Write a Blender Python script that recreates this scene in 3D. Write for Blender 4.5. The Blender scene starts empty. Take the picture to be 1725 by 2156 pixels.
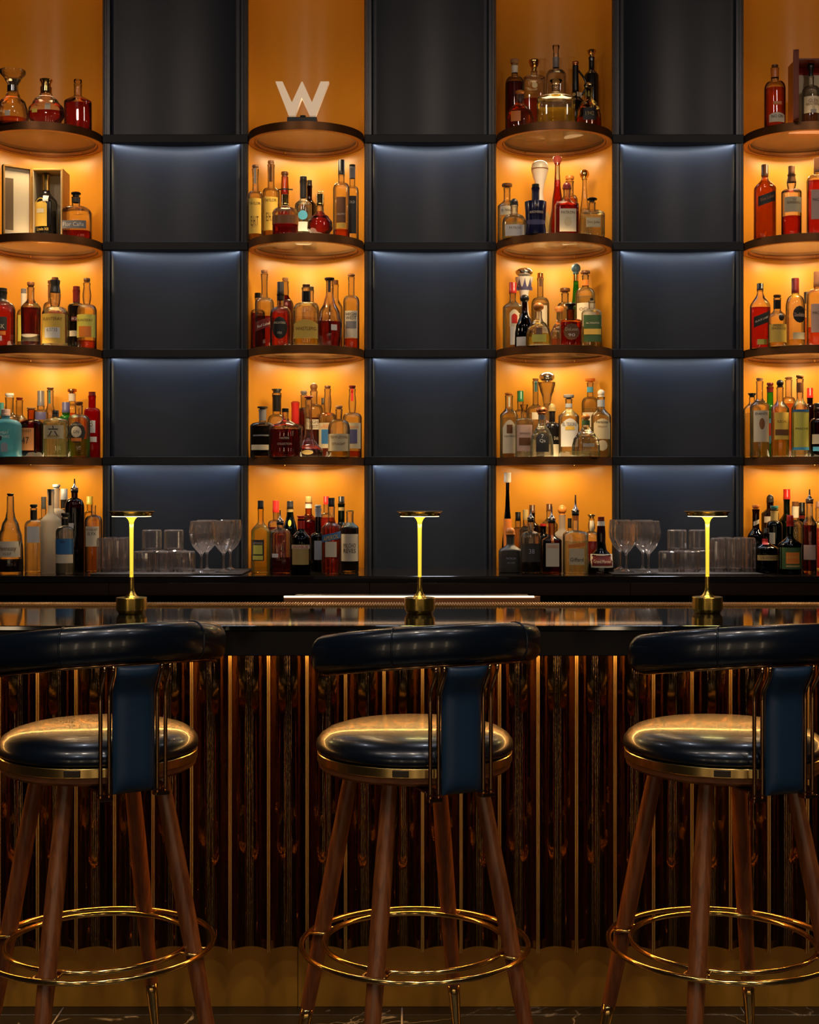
import bpy, bmesh, math, random
from math import sin, cos, pi, radians, sqrt
from mathutils import Vector, Matrix
random.seed(4)
S = bpy.context.scene
COL = S.collection
# ------------------------------------------------------------------ camera
# camera at the origin looking along +Y, eye height H; F = focal length in pixels of the 1725 px wide frame
F, H, CX, HY = 2900.0, 1.39, 862.5, 1030.0
cd = bpy.data.cameras.new('camera'); cam = bpy.data.objects.new('camera', cd); COL.objects.link(cam)
cam.location = (0, 0, H); cam.rotation_euler = (pi/2, 0, 0)
cd.sensor_fit = 'HORIZONTAL'; cd.sensor_width = 36.0; cd.lens = 36*F/1725
cd.shift_y = -(1078-HY)/1725; cd.clip_start = 0.02; cd.clip_end = 60
S.camera = cam
# ------------------------------------------------------------------ world, exposure
w = bpy.data.worlds.new('world'); S.world = w; w.use_nodes = True
w.node_tree.nodes['Background'].inputs[0].default_value = (0.10, 0.085, 0.08, 1)
w.node_tree.nodes['Background'].inputs[1].default_value = 0.05
S.view_settings.view_transform = 'Standard'; S.view_settings.look = 'None'
S.view_settings.gamma = 1.0; S.view_settings.use_curve_mapping = False
S.view_settings.exposure = 0.0
S.cycles.max_bounces = 8; S.cycles.diffuse_bounces = 3; S.cycles.glossy_bounces = 4
S.cycles.transmission_bounces = 4; S.cycles.transparent_max_bounces = 28
S.cycles.caustics_reflective = False; S.cycles.caustics_refractive = False
S.cycles.sample_clamp_indirect = 3.0
WY = 5.8                                   # front plane of the back wall
WARM = (1.0, 0.74, 0.40)
def area(name, loc, size, power, color, rot=(0,0,0), sy=None, spread=None):
    l = bpy.data.lights.new(name, 'AREA'); l.energy = power; l.color = color
    l.shape = 'RECTANGLE' if sy else 'SQUARE'; l.size = size
    if sy: l.size_y = sy
    if spread: l.spread = spread
    o = bpy.data.objects.new(name, l); o.location = loc; o.rotation_euler = rot; COL.objects.link(o); return o
def disk(name, loc, size, power, color, rot=(0,0,0), spread=None):
    o = area(name, loc, size, power, color, rot, spread=spread); o.data.shape = 'DISK'; return o
# ceiling downlights of the lounge (out of frame, above and in front of the bar)
for x in (-2.0, -1.1, -0.1, 0.75, 1.6, 2.4):
    disk('ceiling_spot', (x, 1.75, 3.85), 0.16, 2.8, (1.0, 0.83, 0.68), (radians(14), 0, 0), spread=radians(80))
for x in (-1.6, 0.2, 2.0):
    disk('ceiling_spot_rear', (x, 0.2, 3.85), 0.3, 3.0, (0.80, 0.88, 1.0), (radians(30), 0, 0), spread=radians(90))
# cool wash from the ceiling over the bar top
for x in (-1.4, 0.25, 1.6):
    disk('bar_spot', (x, 4.75, 3.85), 0.10, 2.2, (0.80, 0.87, 1.0), (0, 0, 0), spread=radians(100))
# wide soft fill lights added to brighten the labels and bottle wall
for x in (-1.9, 0.0, 1.9):
    disk('wall_fill', (x, 2.6, 3.80), 0.35, 4.5, (1.0, 0.80, 0.66), (radians(62), 0, 0), spread=radians(120))
# lights added over the two groups of glasses to make them sparkle
for x in (-0.93, 1.10):
    disk('glass_sparkle_fill', (x, 5.30, 3.85), 0.10, 3.5, (1.0, 0.84, 0.74), (radians(3), 0, 0), spread=radians(14))
# tall lights added behind the camera to put reflections in the brass
for x in (-2.6, -1.3, 0.0, 1.3, 2.6):
    area('rear_fill', (x, -1.90, 0.85), 0.16, 4.2, (1.0, 0.74, 0.46), (radians(90), 0, 0), sy=1.3)
# dim lights at the heads of the niches
for x in (-1.536, -0.434, 0.609, 1.651):
    disk('niche_head', (x, 5.86, 3.93), 0.2, 0.5, (1.0, 0.55, 0.24), (0, 0, 0))
# warm strip under the overhang of the bar
area('bar_strip', (0, 3.53, 0.960), 4.6, 27.0, (1.0, 0.50, 0.13), (radians(8), 0, 0), sy=0.012)
# ------------------------------------------------------------------ maths helpers
def PX(px, d): return (px-CX)*d/F
def PZ(py, d): return H+(HY-py)*d/F
# ------------------------------------------------------------------ materials
M = {}
def nmat(name):
    m = bpy.data.materials.new(name); m.use_nodes = True; return m, m.node_tree.nodes, m.node_tree.links
def pm(name, col, rough=0.5, metal=0.0, spec=0.5, coat=0.0, emit=None, es=0.0, bump=None):
    if name in M: return M[name]
    m, n, l = nmat(name); b = n['Principled BSDF']
    b.inputs['Base Color'].default_value = (*col, 1); b.inputs['Roughness'].default_value = rough
    b.inputs['Metallic'].default_value = metal; b.inputs['Specular IOR Level'].default_value = spec
    b.inputs['Coat Weight'].default_value = coat; b.inputs['Coat Roughness'].default_value = 0.08
    if emit: b.inputs['Emission Color'].default_value = (*emit, 1); b.inputs['Emission Strength'].default_value = es
    if bump:
        sc, st, dist, stretch = bump
        tc = n.new('ShaderNodeTexCoord'); mp = n.new('ShaderNodeMapping'); mp.inputs['Scale'].default_value = stretch
        nz = n.new('ShaderNodeTexNoise'); nz.inputs['Scale'].default_value = sc; nz.inputs['Detail'].default_value = 3
        bp = n.new('ShaderNodeBump'); bp.inputs['Strength'].default_value = st; bp.inputs['Distance'].default_value = dist
        l.new(tc.outputs['Object'], mp.inputs[0]); l.new(mp.outputs[0], nz.inputs['Vector'])
        l.new(nz.outputs['Fac'], bp.inputs['Height']); l.new(bp.outputs[0], b.inputs['Normal'])
    M[name] = m; return m
def glassy(name, tint, edge=0.45, rough=0.04, gloss=0.35, frost=0.0, body=(0.8,0.8,0.8), refr=0.0, ior=1.33, sparkle=0):
    """thin coloured glass: straight-through tint, darker towards grazing, with surface reflection"""
    if name in M: return M[name]
    m, n, l = nmat(name); n.remove(n['Principled BSDF']); out = n['Material Output']
    lw = n.new('ShaderNodeLayerWeight'); lw.inputs[0].default_value = 0.35
    ramp = n.new('ShaderNodeMix'); ramp.data_type = 'RGBA'
    ramp.inputs[6].default_value = (*tint, 1); ramp.inputs[7].default_value = (*[c*edge for c in tint], 1)
    pw = n.new('ShaderNodeMath'); pw.operation = 'POWER'; pw.inputs[1].default_value = 2.2
    l.new(lw.outputs['Facing'], pw.inputs[0]); l.new(pw.outputs[0], ramp.inputs[0])
    tr = n.new('ShaderNodeBsdfTransparent'); l.new(ramp.outputs[2], tr.inputs[0])
    gl = n.new('ShaderNodeBsdfGlossy'); gl.inputs['Roughness'].default_value = rough
    if refr:
        rf_ = n.new('ShaderNodeBsdfRefraction'); rf_.inputs['IOR'].default_value = ior; rf_.inputs['Roughness'].default_value = 0.02
        l.new(ramp.outputs[2], rf_.inputs[0]); mr = n.new('ShaderNodeMixShader'); mr.inputs[0].default_value = refr
        l.new(tr.outputs[0], mr.inputs[1]); l.new(rf_.outputs[0], mr.inputs[2]); tr = mr
    if sparkle:
        nz = n.new('ShaderNodeTexNoise'); nz.inputs['Scale'].default_value = sparkle; nz.inputs['Detail'].default_value = 2; tcn = n.new('ShaderNodeTexCoord'); l.new(tcn.outputs['Object'], nz.inputs['Vector'])
        bp = n.new('ShaderNodeBump'); bp.inputs['Strength'].default_value = 0.4; bp.inputs['Distance'].default_value = 0.003
        l.new(nz.outputs['Fac'], bp.inputs['Height']); l.new(bp.outputs[0], gl.inputs['Normal'])
    mx = n.new('ShaderNodeMixShader'); fr = n.new('ShaderNodeMath'); fr.operation = 'MULTIPLY'
    fr.inputs[1].default_value = gloss; l.new(lw.outputs['Fresnel'], fr.inputs[0])
    l.new(fr.outputs[0], mx.inputs[0]); l.new(tr.outputs[0], mx.inputs[1]); l.new(gl.outputs[0], mx.inputs[2])
    last = mx
    if frost:
        df = n.new('ShaderNodeBsdfDiffuse'); df.inputs[0].default_value = (*body, 1)
        tl = n.new('ShaderNodeBsdfTranslucent'); tl.inputs[0].default_value = (*body, 1)
        m1 = n.new('ShaderNodeMixShader'); m1.inputs[0].default_value = 0.6
        l.new(df.outputs[0], m1.inputs[1]); l.new(tl.outputs[0], m1.inputs[2])
        m2 = n.new('ShaderNodeMixShader'); m2.inputs[0].default_value = frost
        l.new(mx.outputs[0], m2.inputs[1]); l.new(m1.outputs[0], m2.inputs[2]); last = m2
    l.new(last.outputs[0], out.inputs[0]); M[name] = m; return m
def wood(name, c1, c2, rough=0.35, scale=6.0, axis=(14, 14, 0.9), coat=0.25):
    if name in M: return M[name]
    m, n, l = nmat(name); b = n['Principled BSDF']; b.inputs['Roughness'].default_value = rough
    b.inputs['Coat Weight'].default_value = coat; b.inputs['Coat Roughness'].default_value = 0.2
    tc = n.new('ShaderNodeTexCoord'); mp = n.new('ShaderNodeMapping'); mp.inputs['Scale'].default_value = axis
    nz = n.new('ShaderNodeTexNoise'); nz.inputs['Scale'].default_value = scale; nz.inputs['Detail'].default_value = 6
    nz.inputs['Distortion'].default_value = 0.8
    cr = n.new('ShaderNodeValToRGB'); cr.color_ramp.elements[0].position = 0.35; cr.color_ramp.elements[1].position = 0.68
    cr.color_ramp.elements[0].color = (*c1, 1); cr.color_ramp.elements[1].color = (*c2, 1)
    l.new(tc.outputs['Object'], mp.inputs[0]); l.new(mp.outputs[0], nz.inputs['Vector'])
    l.new(nz.outputs['Fac'], cr.inputs[0]); l.new(cr.outputs[0], b.inputs['Base Color'])
    M[name] = m; return m
BANDM = pm('seat_band_brass', (0.90, 0.62, 0.22), 0.22, 1.0)
GOLD = pm('polished_brass', (0.83, 0.53, 0.17), 0.14, 1.0)
BRUSHED = pm('brushed_brass', (0.80, 0.54, 0.12), 0.24, 1.0, bump=(40, 0.12, 0.002, (1, 1, 12)))
BRONZE = pm('dark_bronze_tube', (0.42, 0.23, 0.10), 0.16, 1.0)
LEATHER = pm('navy_leather', (0.004, 0.008, 0.015), 0.27, 0.0, 0.5, 0.25, bump=(90, 0.10, 0.0015, (1, 1, 1)))
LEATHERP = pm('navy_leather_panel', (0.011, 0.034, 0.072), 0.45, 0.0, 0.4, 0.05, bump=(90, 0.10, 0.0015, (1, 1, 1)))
WOODL = wood('walnut', (0.14, 0.036, 0.010), (0.30, 0.088, 0.022))
WOODR = wood('walnut_ring', (0.16, 0.05, 0.016), (0.26, 0.09, 0.03), axis=(3, 3, 14))
NAVY = pm('navy_lacquer', (0.016, 0.022, 0.036), 0.40, 0.0, 0.5, bump=(3.0, 0.10, 0.01, (1, 1, 0.4)))
NAVYP = pm('navy_post', (0.022, 0.027, 0.040), 0.34, 0.0, 0.6)
SLAT = pm('navy_slat', (0.008, 0.010, 0.015), 0.5, 0.0, 0.3)
BLACK = pm('black', (0.006, 0.005, 0.005), 0.4)
AMBERW = pm('ochre_lacquer', (0.68, 0.30, 0.028), 0.34, 0.0, 0.5, bump=(14, 0.06, 0.004, (1, 1, 1)))
SHELFM = pm('bronze_shelf_rim', (0.17, 0.07, 0.022), 0.42, 0.75, 0.5)
SHELFB = pm('bronze_shelf_underside', (0.40, 0.17, 0.05), 0.45, 0.5, 0.5)
# ------------------------------------------------------------------ mesh helpers
def link(name, me, mat, parent=None, smooth=False):
    o = bpy.data.objects.new(name, me); COL.objects.link(o)
    if mat is not None and not me.materials: me.materials.append(mat)
    if parent: o.parent = parent
    if smooth:
        for p in me.polygons: p.use_smooth = True
    return o
def mesh(v, f):
    me = bpy.data.meshes.new('m'); me.from_pydata([tuple(a) for a in v], [], f); me.update(); return me
def sharp(me, ang=35):
    me.set_sharp_from_angle(angle=radians(ang)) if hasattr(me, 'set_sharp_from_angle') else None
def boxes(lst):
    v, f = [], []
    for (x0, x1, y0, y1, z0, z1) in lst:
        b = len(v)
        v += [(x0,y0,z0),(x1,y0,z0),(x1,y1,z0),(x0,y1,z0),(x0,y0,z1),(x1,y0,z1),(x1,y1,z1),(x0,y1,z1)]
        f += [tuple(b+i for i in q) for q in ((0,3,2,1),(4,5,6,7),(0,1,5,4),(1,2,6,5),(2,3,7,6),(3,0,4,7))]
    return mesh(v, f)
def bevbox(x0, x1, y0, y1, z0, z1, bv=0.003, seg=2):
    bm = bmesh.new(); me0 = boxes([(x0,x1,y0,y1,z0,z1)]); bm.from_mesh(me0)
    bmesh.ops.bevel(bm, geom=bm.edges[:], offset=bv, segments=seg, affect='EDGES', profile=0.6)
    me = bpy.data.meshes.new('m'); bm.to_mesh(me); bm.free(); return me
def lathe(prof, seg=32, cap=True, rf=None):
    """prof: (r, z) pairs bottom to top; rf(angle) multiplies the radius"""
    v, f = [], []
    for r, z in prof:
        for i in range(seg):
            a = 2*pi*i/seg; k = rf(a, z) if rf else 1.0
            v.append((r*k*cos(a), r*k*sin(a), z))
    for j in range(len(prof)-1):
        for i in range(seg):
            a, b = j*seg+i, j*seg+(i+1) % seg
            f.append((a, b, b+seg, a+seg))
    if cap:
        if prof[0][0] > 1e-5: f.append(tuple(range(seg-1, -1, -1)))
        if prof[-1][0] > 1e-5: f.append(tuple((len(prof)-1)*seg+i for i in range(seg)))
    me = mesh(v, f); return me
def tube(path, r, seg=10, closed=False, radii=None):
    pts = [Vector(p) for p in path]; n = len(pts); v, f = [], []
    up = Vector((0,0,1))
    prev = None
    for i, p in enumerate(pts):
        if closed: t = (pts[(i+1) % n]-pts[i-1]).normalized()
        else: t = (pts[min(i+1,n-1)]-pts[max(i-1,0)]).normalized()
        if prev is None:
            a = up if abs(t.dot(up)) < 0.9 else Vector((1,0,0)); u = (a-t*a.dot(t)).normalized()
        else:
            u = (prev-t*prev.dot(t)).normalized()
        prev = u; wv = t.cross(u); rr = radii[i] if radii else r
        for k in range(seg):
            a = 2*pi*k/seg; v.append(p+u*(rr*cos(a))+wv*(rr*sin(a)))
    m = n if closed else n-1
    for i in range(m):
        for k in range(seg):
            a, b = i*seg+k, i*seg+(k+1) % seg; c, d = ((i+1) % n)*seg+(k+1) % seg, ((i+1) % n)*seg+k
            f.append((a, b, c, d))
    if not closed:
        f.append(tuple(range(seg-1,-1,-1))); f.append(tuple((n-1)*seg+k for k in range(seg)))
    return mesh(v, f)
def prism(poly, y0, y1):
    """polygon in x,z extruded along y"""
    n = len(poly)
    v = [(x, y0, z) for x, z in poly]+[(x, y1, z) for x, z in poly]
    f = [tuple(range(n)), tuple(range(2*n-1, n-1, -1))]+[((i+1) % n, i, n+i, n+(i+1) % n) for i in range(n)]
    me = mesh(v, f); bm = bmesh.new(); bm.from_mesh(me); bmesh.ops.recalc_face_normals(bm, faces=bm.faces[:]); bm.to_mesh(me); bm.free(); return me
def join(meshes):
    bm = bmesh.new()
    for m in meshes: bm.from_mesh(m)
    me = bpy.data.meshes.new('m'); bm.to_mesh(me); bm.free()
    return me
def recalc(me):
    bm = bmesh.new(); bm.from_mesh(me); bmesh.ops.recalc_face_normals(bm, faces=bm.faces[:]); bm.to_mesh(me); bm.free(); return me
def thing(name, label, cat, loc=(0,0,0), rz=0.0, group=None):
    o = bpy.data.objects.new(name, None); COL.objects.link(o); o.empty_display_size = 0.02
    o.location = loc; o.rotation_euler = (0, 0, rz); o['label'] = label; o['category'] = cat
    if group: o['group'] = group
    return o
def tag(o, label, cat, group=None):
    o['label'] = label; o['category'] = cat
    if group: o['group'] = group
    return o
def struct(name, me, mat, parent=None, smooth=False):
    o = link(name, me, mat, parent, smooth)
    if not parent: o['kind'] = 'structure'
    return o
def copytree(root, loc=None, rz=None, label=None):
    def rec(o, par):
        c = o.copy(); COL.objects.link(c)
        if par: c.parent = par
        for ch in [k for k in KIDS.get(o.name, [])]: rec(ch, c)
        return c
    KIDS = {}
    for k in root.children_recursive: KIDS.setdefault(k.parent.name, []).append(k)
    r = rec(root, None)
    if loc is not None: r.location = loc
    if rz is not None: r.rotation_euler = (0, 0, rz)
    if label: r['label'] = label
    return r
# ------------------------------------------------------------------ lettering
_tc = {}
def text_mesh(txt, sp=1.0):
    if txt in _tc: return _tc[txt]
    cu = bpy.data.curves.new('t', 'FONT'); cu.body = txt; cu.align_x = 'CENTER'; cu.align_y = 'CENTER'
    cu.resolution_u = 2; cu.fill_mode = 'FRONT' if hasattr(cu, 'fill_mode') else cu.fill_mode
    o = bpy.data.objects.new('t', cu); COL.objects.link(o)
    bpy.context.view_layer.update()
    me = bpy.data.meshes.new_from_object(o.evaluated_get(bpy.context.evaluated_depsgraph_get()))
    v = [(p.co.x, p.co.y) for p in me.vertices]; f = [tuple(p.vertices) for p in me.polygons]
    bpy.data.objects.remove(o); bpy.data.curves.remove(cu); bpy.data.meshes.remove(me)
    if not v: v = [(0,0)]
    x0, x1 = min(a[0] for a in v), max(a[0] for a in v); y0, y1 = min(a[1] for a in v), max(a[1] for a in v)
    w_, h_ = max(x1-x0, 1e-4), max(y1-y0, 1e-4)
    v = [((a-(x0+x1)/2)/w_, (b-(y0+y1)/2)/h_) for a, b in v]
    _tc[txt] = (v, f, w_/h_); return _tc[txt]
# ================================================================== STRUCTURE
NX = [-1.536, -0.434, 0.609, 1.651]                     # niche centres
SHZ = [2.844, 2.393, 1.941, 1.490]                      # underside height of the four shelves
R_N, R_S, TH = 0.2435, 0.2425, 0.032
CT = 1.056                                              # back counter top
ZC = 3.95
# floor: pale joint bed with dark marble tiles proud of it
m, n, l = nmat('black_marble'); b = n['Principled BSDF']; b.inputs['Roughness'].default_value = 0.28
tc = n.new('ShaderNodeTexCoord'); nz = n.new('ShaderNodeTexNoise'); nz.inputs['Scale'].default_value = 2.6
nz.inputs['Detail'].default_value = 7; nz.inputs['Distortion'].default_value = 1.4
sb = n.new('ShaderNodeMath'); sb.operation = 'SUBTRACT'; sb.inputs[1].default_value = 0.5
ab = n.new('ShaderNodeMath'); ab.operation = 'ABSOLUTE'
cr = n.new('ShaderNodeValToRGB'); cr.color_ramp.elements[0].color = (0.24, 0.21, 0.18, 1); cr.color_ramp.elements[0].position = 0.0
cr.color_ramp.elements[1].position = 0.006; cr.color_ramp.elements[1].color = (0.010, 0.010, 0.009, 1)
l.new(tc.outputs['Object'], nz.inputs['Vector']); l.new(nz.outputs['Fac'], sb.inputs[0]); l.new(sb.outputs[0], ab.inputs[0])
l.new(ab.outputs[0], cr.inputs[0]); l.new(cr.outputs[0], b.inputs['Base Color']); M['marble'] = m
GROUT = pm('tile_joint', (0.42, 0.36, 0.32), 0.5)
FL = struct('floor', boxes([(-3.4, 3.4, -2.0, 6.6, -0.10, -0.0025)]), GROUT)
TW = 0.91
xs = [-0.02+TW*k for k in range(-4, 5)]; ys = [3.64-0.91*k for k in range(6, -1, -1)]+[6.6]
for i in range(len(xs)-1):
    for j in range(len(ys)-1):
        g = 0.0024
        struct('tile', bevbox(max(xs[i], -3.4)+g, min(xs[i+1], 3.4)-g, max(ys[j], -2)+g, ys[j+1]-g, -0.012, 0, 0.0008, 1), M['marble'], FL)
ROOM = pm('room_dark_plaster', (0.035, 0.028, 0.026), 0.7)
struct('ceiling', boxes([(-3.5, 3.5, -2.1, 6.7, ZC, ZC+0.1)]), ROOM)
struct('wall_left', boxes([(-3.5, -3.4, -2.0, 6.6, -0.1, ZC)]), ROOM)
struct('wall_right', boxes([(3.4, 3.5, -2.0, 6.6, -0.1, ZC)]), ROOM)
struct('wall_front', boxes([(-3.5, 3.5, -2.1, -2.0, -0.1, ZC)]), ROOM)
WB = struct('wall_back', boxes([(-3.5, 3.5, 6.5, 6.6, -0.1, ZC)]), ROOM)
# blue panel columns between niches: posts, slats, concave panels
bounds = [-3.4]
for x in NX: bounds += [x-R_N, x+R_N]
bounds += [3.4]
cols = [(bounds[i], bounds[i+1]) for i in range(0, len(bounds), 2)]
zs = [0.9]+[None]*0
def reeded_post(x0, x1, rev):
    # vertical reeded trim: three narrow steps and a plain flat
    wd = x1-x0; pr = [0.0, -0.003, 0.0, -0.003, 0.0, -0.003, 0.0]
    k = wd*0.62/7; L = []
    for q, p in enumerate(pr):
        a = x0+q*k if not rev else x1-(q+1)*k
        L.append((a, a+k-0.0006, WY+p, WY+0.05, CT-0.1, ZC))
    a, b_ = (x0+7*k, x1) if not rev else (x0, x1-7*k)
    L.append((a, b_-0.0015, WY-0.001, WY+0.05, CT-0.1, ZC)); return boxes(L)
for (x0, x1) in cols:
    pw = 0.032
    struct('post', reeded_post(x0, x0+pw, False), NAVYP, WB); struct('post', reeded_post(x1-pw, x1, True), NAVYP, WB)
    px0, px1 = x0+pw+0.002, x1-pw-0.002
    lv = [CT-0.1]+[s for s in sorted(SHZ)]+[ZC]
    for s in SHZ:
        struct('slat', bevbox(x0+0.001, x1-0.001, WY-0.010, WY+0.11, s+0.003, s+TH+0.006, 0.002, 1), SLAT, WB)
    for q in range(len(lv)-1):
        z0, z1 = lv[q]+(TH if q else 0), lv[q+1]+0.004
        n_ = 24; v, f = [], []
        wide = px1-px0; dep = 0.055 if wide < 1 else 0.03
        for i in range(n_+1):
            t = -1+2*i/n_; x = px0+wide*i/n_; y = WY+0.003+dep*(1-t*t)
            v += [(x, y, z0), (x, y, z1), (x, WY+0.10, z0), (x, WY+0.10, z1)]
        for i in range(n_):
            a = 4*i; f += [(a, a+4, a+5, a+1), (a+2, a+3, a+7, a+6)]
        f += [(0, 1, 3, 2), (4*n_, 4*n_+2, 4*n_+3, 4*n_+1)]
        struct('panel', mesh(v, f), NAVY, WB, smooth=False)
        o = WB.children[-1] if False else None
    # cool wash lights under every slat, facing down onto the panel below it
    if x1-x0 < 1:
        for i, s in enumerate(SHZ):
            area('slat_light', ((x0+x1)/2, WY-0.004, s-0.001), x1-x0-0.07, (0.50, 0.48, 0.48, 0.52)[i], (0.72, 0.84, 1.0), (radians(10), 0, 0), sy=0.012)
for o in COL.objects:
    if o.name.startswith('panel'):
        for p in o.data.polygons: p.use_smooth = True
# niches: half cylinders of ochre lacquer
for x in NX:
    n_ = 40; v, f = [], []
    for i in range(n_+1):
        a = pi*i/n_; c, s_ = cos(a), sin(a)
        for r, z in ((R_N, CT-0.06), (R_N, ZC), (R_N+0.012, ZC), (R_N+0.012, CT-0.06)):
            v.append((x+r*c, WY+r*s_, z))
    for i in range(n_):
        for k in range(4):
            a, b_ = 4*i+k, 4*i+(k+1) % 4; f.append((a, b_, b_+4, a+4))
    f += [(0, 3, 2, 1), (4*n_, 4*n_+1, 4*n_+2, 4*n_+3)]
    struct('niche', recalc(mesh(v, f)), AMBERW, WB, smooth=True); sharp(WB.children[-1].data, 30)
for o in COL.objects:
    if o.name.startswith('niche'): sharp(o.data, 30)
# ================================================================== SHELVES
GLSHELF = glassy('shelf_glass', (0.97, 0.93, 0.84), 0.75, 0.03, 0.25, 0.28, (0.95, 0.66, 0.34))
def annulus(r0, r1, z0, z1, n_=72, bev=0.0):
    v, f = [], []
    for i in range(n_):
        a = 2*pi*i/n_; c, s_ = cos(a), sin(a)
        v += [(r1*c, r1*s_, z0), (r1*c, r1*s_, z1), (r0*c, r0*s_, z1), (r0*c, r0*s_, z0)]
    for i in range(n_):
        j = (i+1) % n_
        for k in range(4):
            a, b_ = 4*i+k, 4*i+(k+1) % 4; f.append((a, 4*j+k, 4*j+(k+1) % 4, b_))
    return recalc(mesh(v, f))
LED = pm('led_line', (1, 0.8, 0.5), 0.5, emit=(1.0, 0.78, 0.48), es=2.2)
lvname = ['top shelf', 'second shelf', 'third shelf', 'fourth shelf', 'back counter']
nname = ['far-left niche', 'centre-left niche', 'centre-right niche', 'far-right niche']
rim_me = annulus(R_S-0.020, R_S, 0, TH); under_me = annulus(R_S-0.021, R_S-0.0015, -0.0012, 0.0)
gl_me = lathe([(R_S-0.0205, 0.018), (R_S-0.0205, 0.030)], 72); lip_me = annulus(R_S-0.032, R_S-0.0275, 0.004, 0.012)
lip2_me = annulus(R_S-0.024, R_S-0.0205, 0.002, 0.014)
glint_me = lathe([(0.0, 0.0), (0.003, 0.0005), (0.0035, 0.002), (0.0035, 0.008)], 12)
for i, x in enumerate(NX):
    for j, s in enumerate(SHZ):
        t = thing('shelf', 'round bronze-rimmed glass shelf, %s of %s' % (lvname[j], nname[i]), 'shelf', (x, WY, s), 0, 'round shelves in the niches')
        for nm, me, mt in (('rim', rim_me, SHELFM), ('underside_ring', under_me, SHELFB), ('glass_disc', gl_me, GLSHELF), ('inner_ring', lip_me, SHELFB), ('outer_lip', lip2_me, SHELFB)):
            o = link(nm, me, mt, t)
            sharp(me, 30)
            for p in me.polygons: p.use_smooth = True
        for sx in (-0.107, 0.107):
            o = link('puck_glint', glint_me, GOLD, t); o.location = (sx, 0.175, 0.001)  # brass studs in place of the bright reflections of puck lights
        # LED strip at the back of the underside throws light on the niche wall; a ring light lifts the bottles
        pwr = (1.25, 1.3, 1.3, 1.15)[j]
        area('shelf_strip', (x, WY+0.165, s-0.004), 0.17, pwr*0.52, WARM, (radians(-8), 0, 0), sy=0.007)
        area('shelf_front_strip', (x, WY-0.206, s-0.003), 0.13, 1.75, WARM, (radians(14), 0, 0), sy=0.007)
        disk('shelf_uplight', (x, WY-0.085, s+0.0303), 0.27, 0.75 if j else 0.6, WARM, (pi, 0, 0))
# ================================================================== BACK COUNTER
STONE = pm('dark_polished_stone', (0.016, 0.012, 0.010), 0.05, 0.0, 0.6)
FASC = pm('bronze_brown_fascia', (0.045, 0.026, 0.018), 0.22, 0.35, 0.5, bump=(4, 0.12, 0.01, (1, 1, 1)))
t = thing('back_counter', 'long dark polished counter carrying bottles and glasses against the back wall', 'counter', (0, 5.7, 0))
def rel(me, dy=-5.7, dx=0.0, dz=0.0):
    for v_ in me.vertices: v_.co.x += dx; v_.co.y += dy; v_.co.z += dz
    return me
link('worktop', rel(bevbox(-3.38, 3.38, 5.30, 6.05, 1.030, CT, 0.002)), STONE, t)
for a, b_ in ((-3.38, -1.16), (-1.158, -0.155), (-0.153, 0.85), (0.852, 1.86), (1.862, 3.38)):
    link('fascia', rel(bevbox(a, b_, 5.304, 5.33, 0.981, 1.029, 0.001)), FASC, t)
for k in range(8):
    a = -3.38+k*0.845
    link('door', rel(bevbox(a+0.003, a+0.842, 5.40, 5.42, 0.10, 0.975, 0.002)), pm('cabinet_dark', (0.012, 0.010, 0.010), 0.35), t)
link('body', rel(boxes([(-3.38, 3.38, 5.42, 6.04, 0.0, 1.029)])), BLACK, t)
# lit copper ledge of the work station behind the bar
COP = pm('copper', (0.62, 0.26, 0.12), 0.3, 0.8)
t = thing('work_station', 'copper-framed work station with a lit edge behind the middle of the bar', 'sink', (0.01, 4.5, 0))
x0, x1 = PX(598, 4.40), PX(1137, 4.40)
link('basin', rel(bevbox(x0, x1, 4.40, 4.86, 0.0, 1.020, 0.003), -4.5, -0.01), pm('steel_dark', (0.10, 0.09, 0.085), 0.35, 0.9), t)
link('frame', rel(bevbox(x0, x1, 4.392, 4.41, 1.021, 1.044, 0.001), -4.5, -0.01), COP, t)
link('end_post', rel(bevbox(x1-0.016, x1, 4.386, 4.391, 1.021, 1.049, 0.001), -4.5, -0.01), COP, t)
link('lit_edge', rel(bevbox(x0, x1-0.018, 4.394, 4.408, 1.0445, 1.049, 0.001), -4.5, -0.01), pm('lit_edge', (1, .8, .6), .5, emit=(1.0, 0.60, 0.36), es=2.6), t)
# ================================================================== BAR
BLACKG = pm('black_gloss_top', (0.008, 0.007, 0.007), 0.055, 0.0, 0.9)
APR = pm('black_gloss_apron', (0.006, 0.004, 0.004), 0.30, 0.0, 0.12)
bar = thing('bar_counter', 'long black glossy bar with fluted amber mirror front and brass kick plate', 'counter', (0, 3.8, 0))
def rb(me): return rel(me, -3.8)
link('countertop', rb(bevbox(-2.6, 2.6, 3.50, 4.16, 1.030, 1.043, 0.002)), BLACKG, bar)
link('apron', rb(bevbox(-2.6, 2.6, 3.502, 3.54, 0.966, 1.0295, 0.002)), APR, bar)
link('apron_back', rb(bevbox(-2.6, 2.6, 4.13, 4.155, 0.97, 1.0295, 0.002)), APR, bar)
link('soffit', rb(boxes([(-2.6, 2.6, 3.541, 4.129, 0.985, 1.029)])), APR, bar)
link('carcass', rb(boxes([(-2.6, 2.6, 3.72, 4.10, 0.0, 0.984)])), BLACK, bar)
AMIR = pm('amber_mirror', (0.145, 0.076, 0.024), 0.085, 1.0, 0.5, bump=(75, 0.30, 0.0012, (1, 1, 0.4)))
FIN = pm('fin_brass', (0.80, 0.48, 0.14), 0.24, 1.0)
PP, X0 = 0.1011, (404-CX)*3.62/F
fl_me = None; n_ = 16; v, f = [], []
hw = PP/2-0.0052
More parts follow.
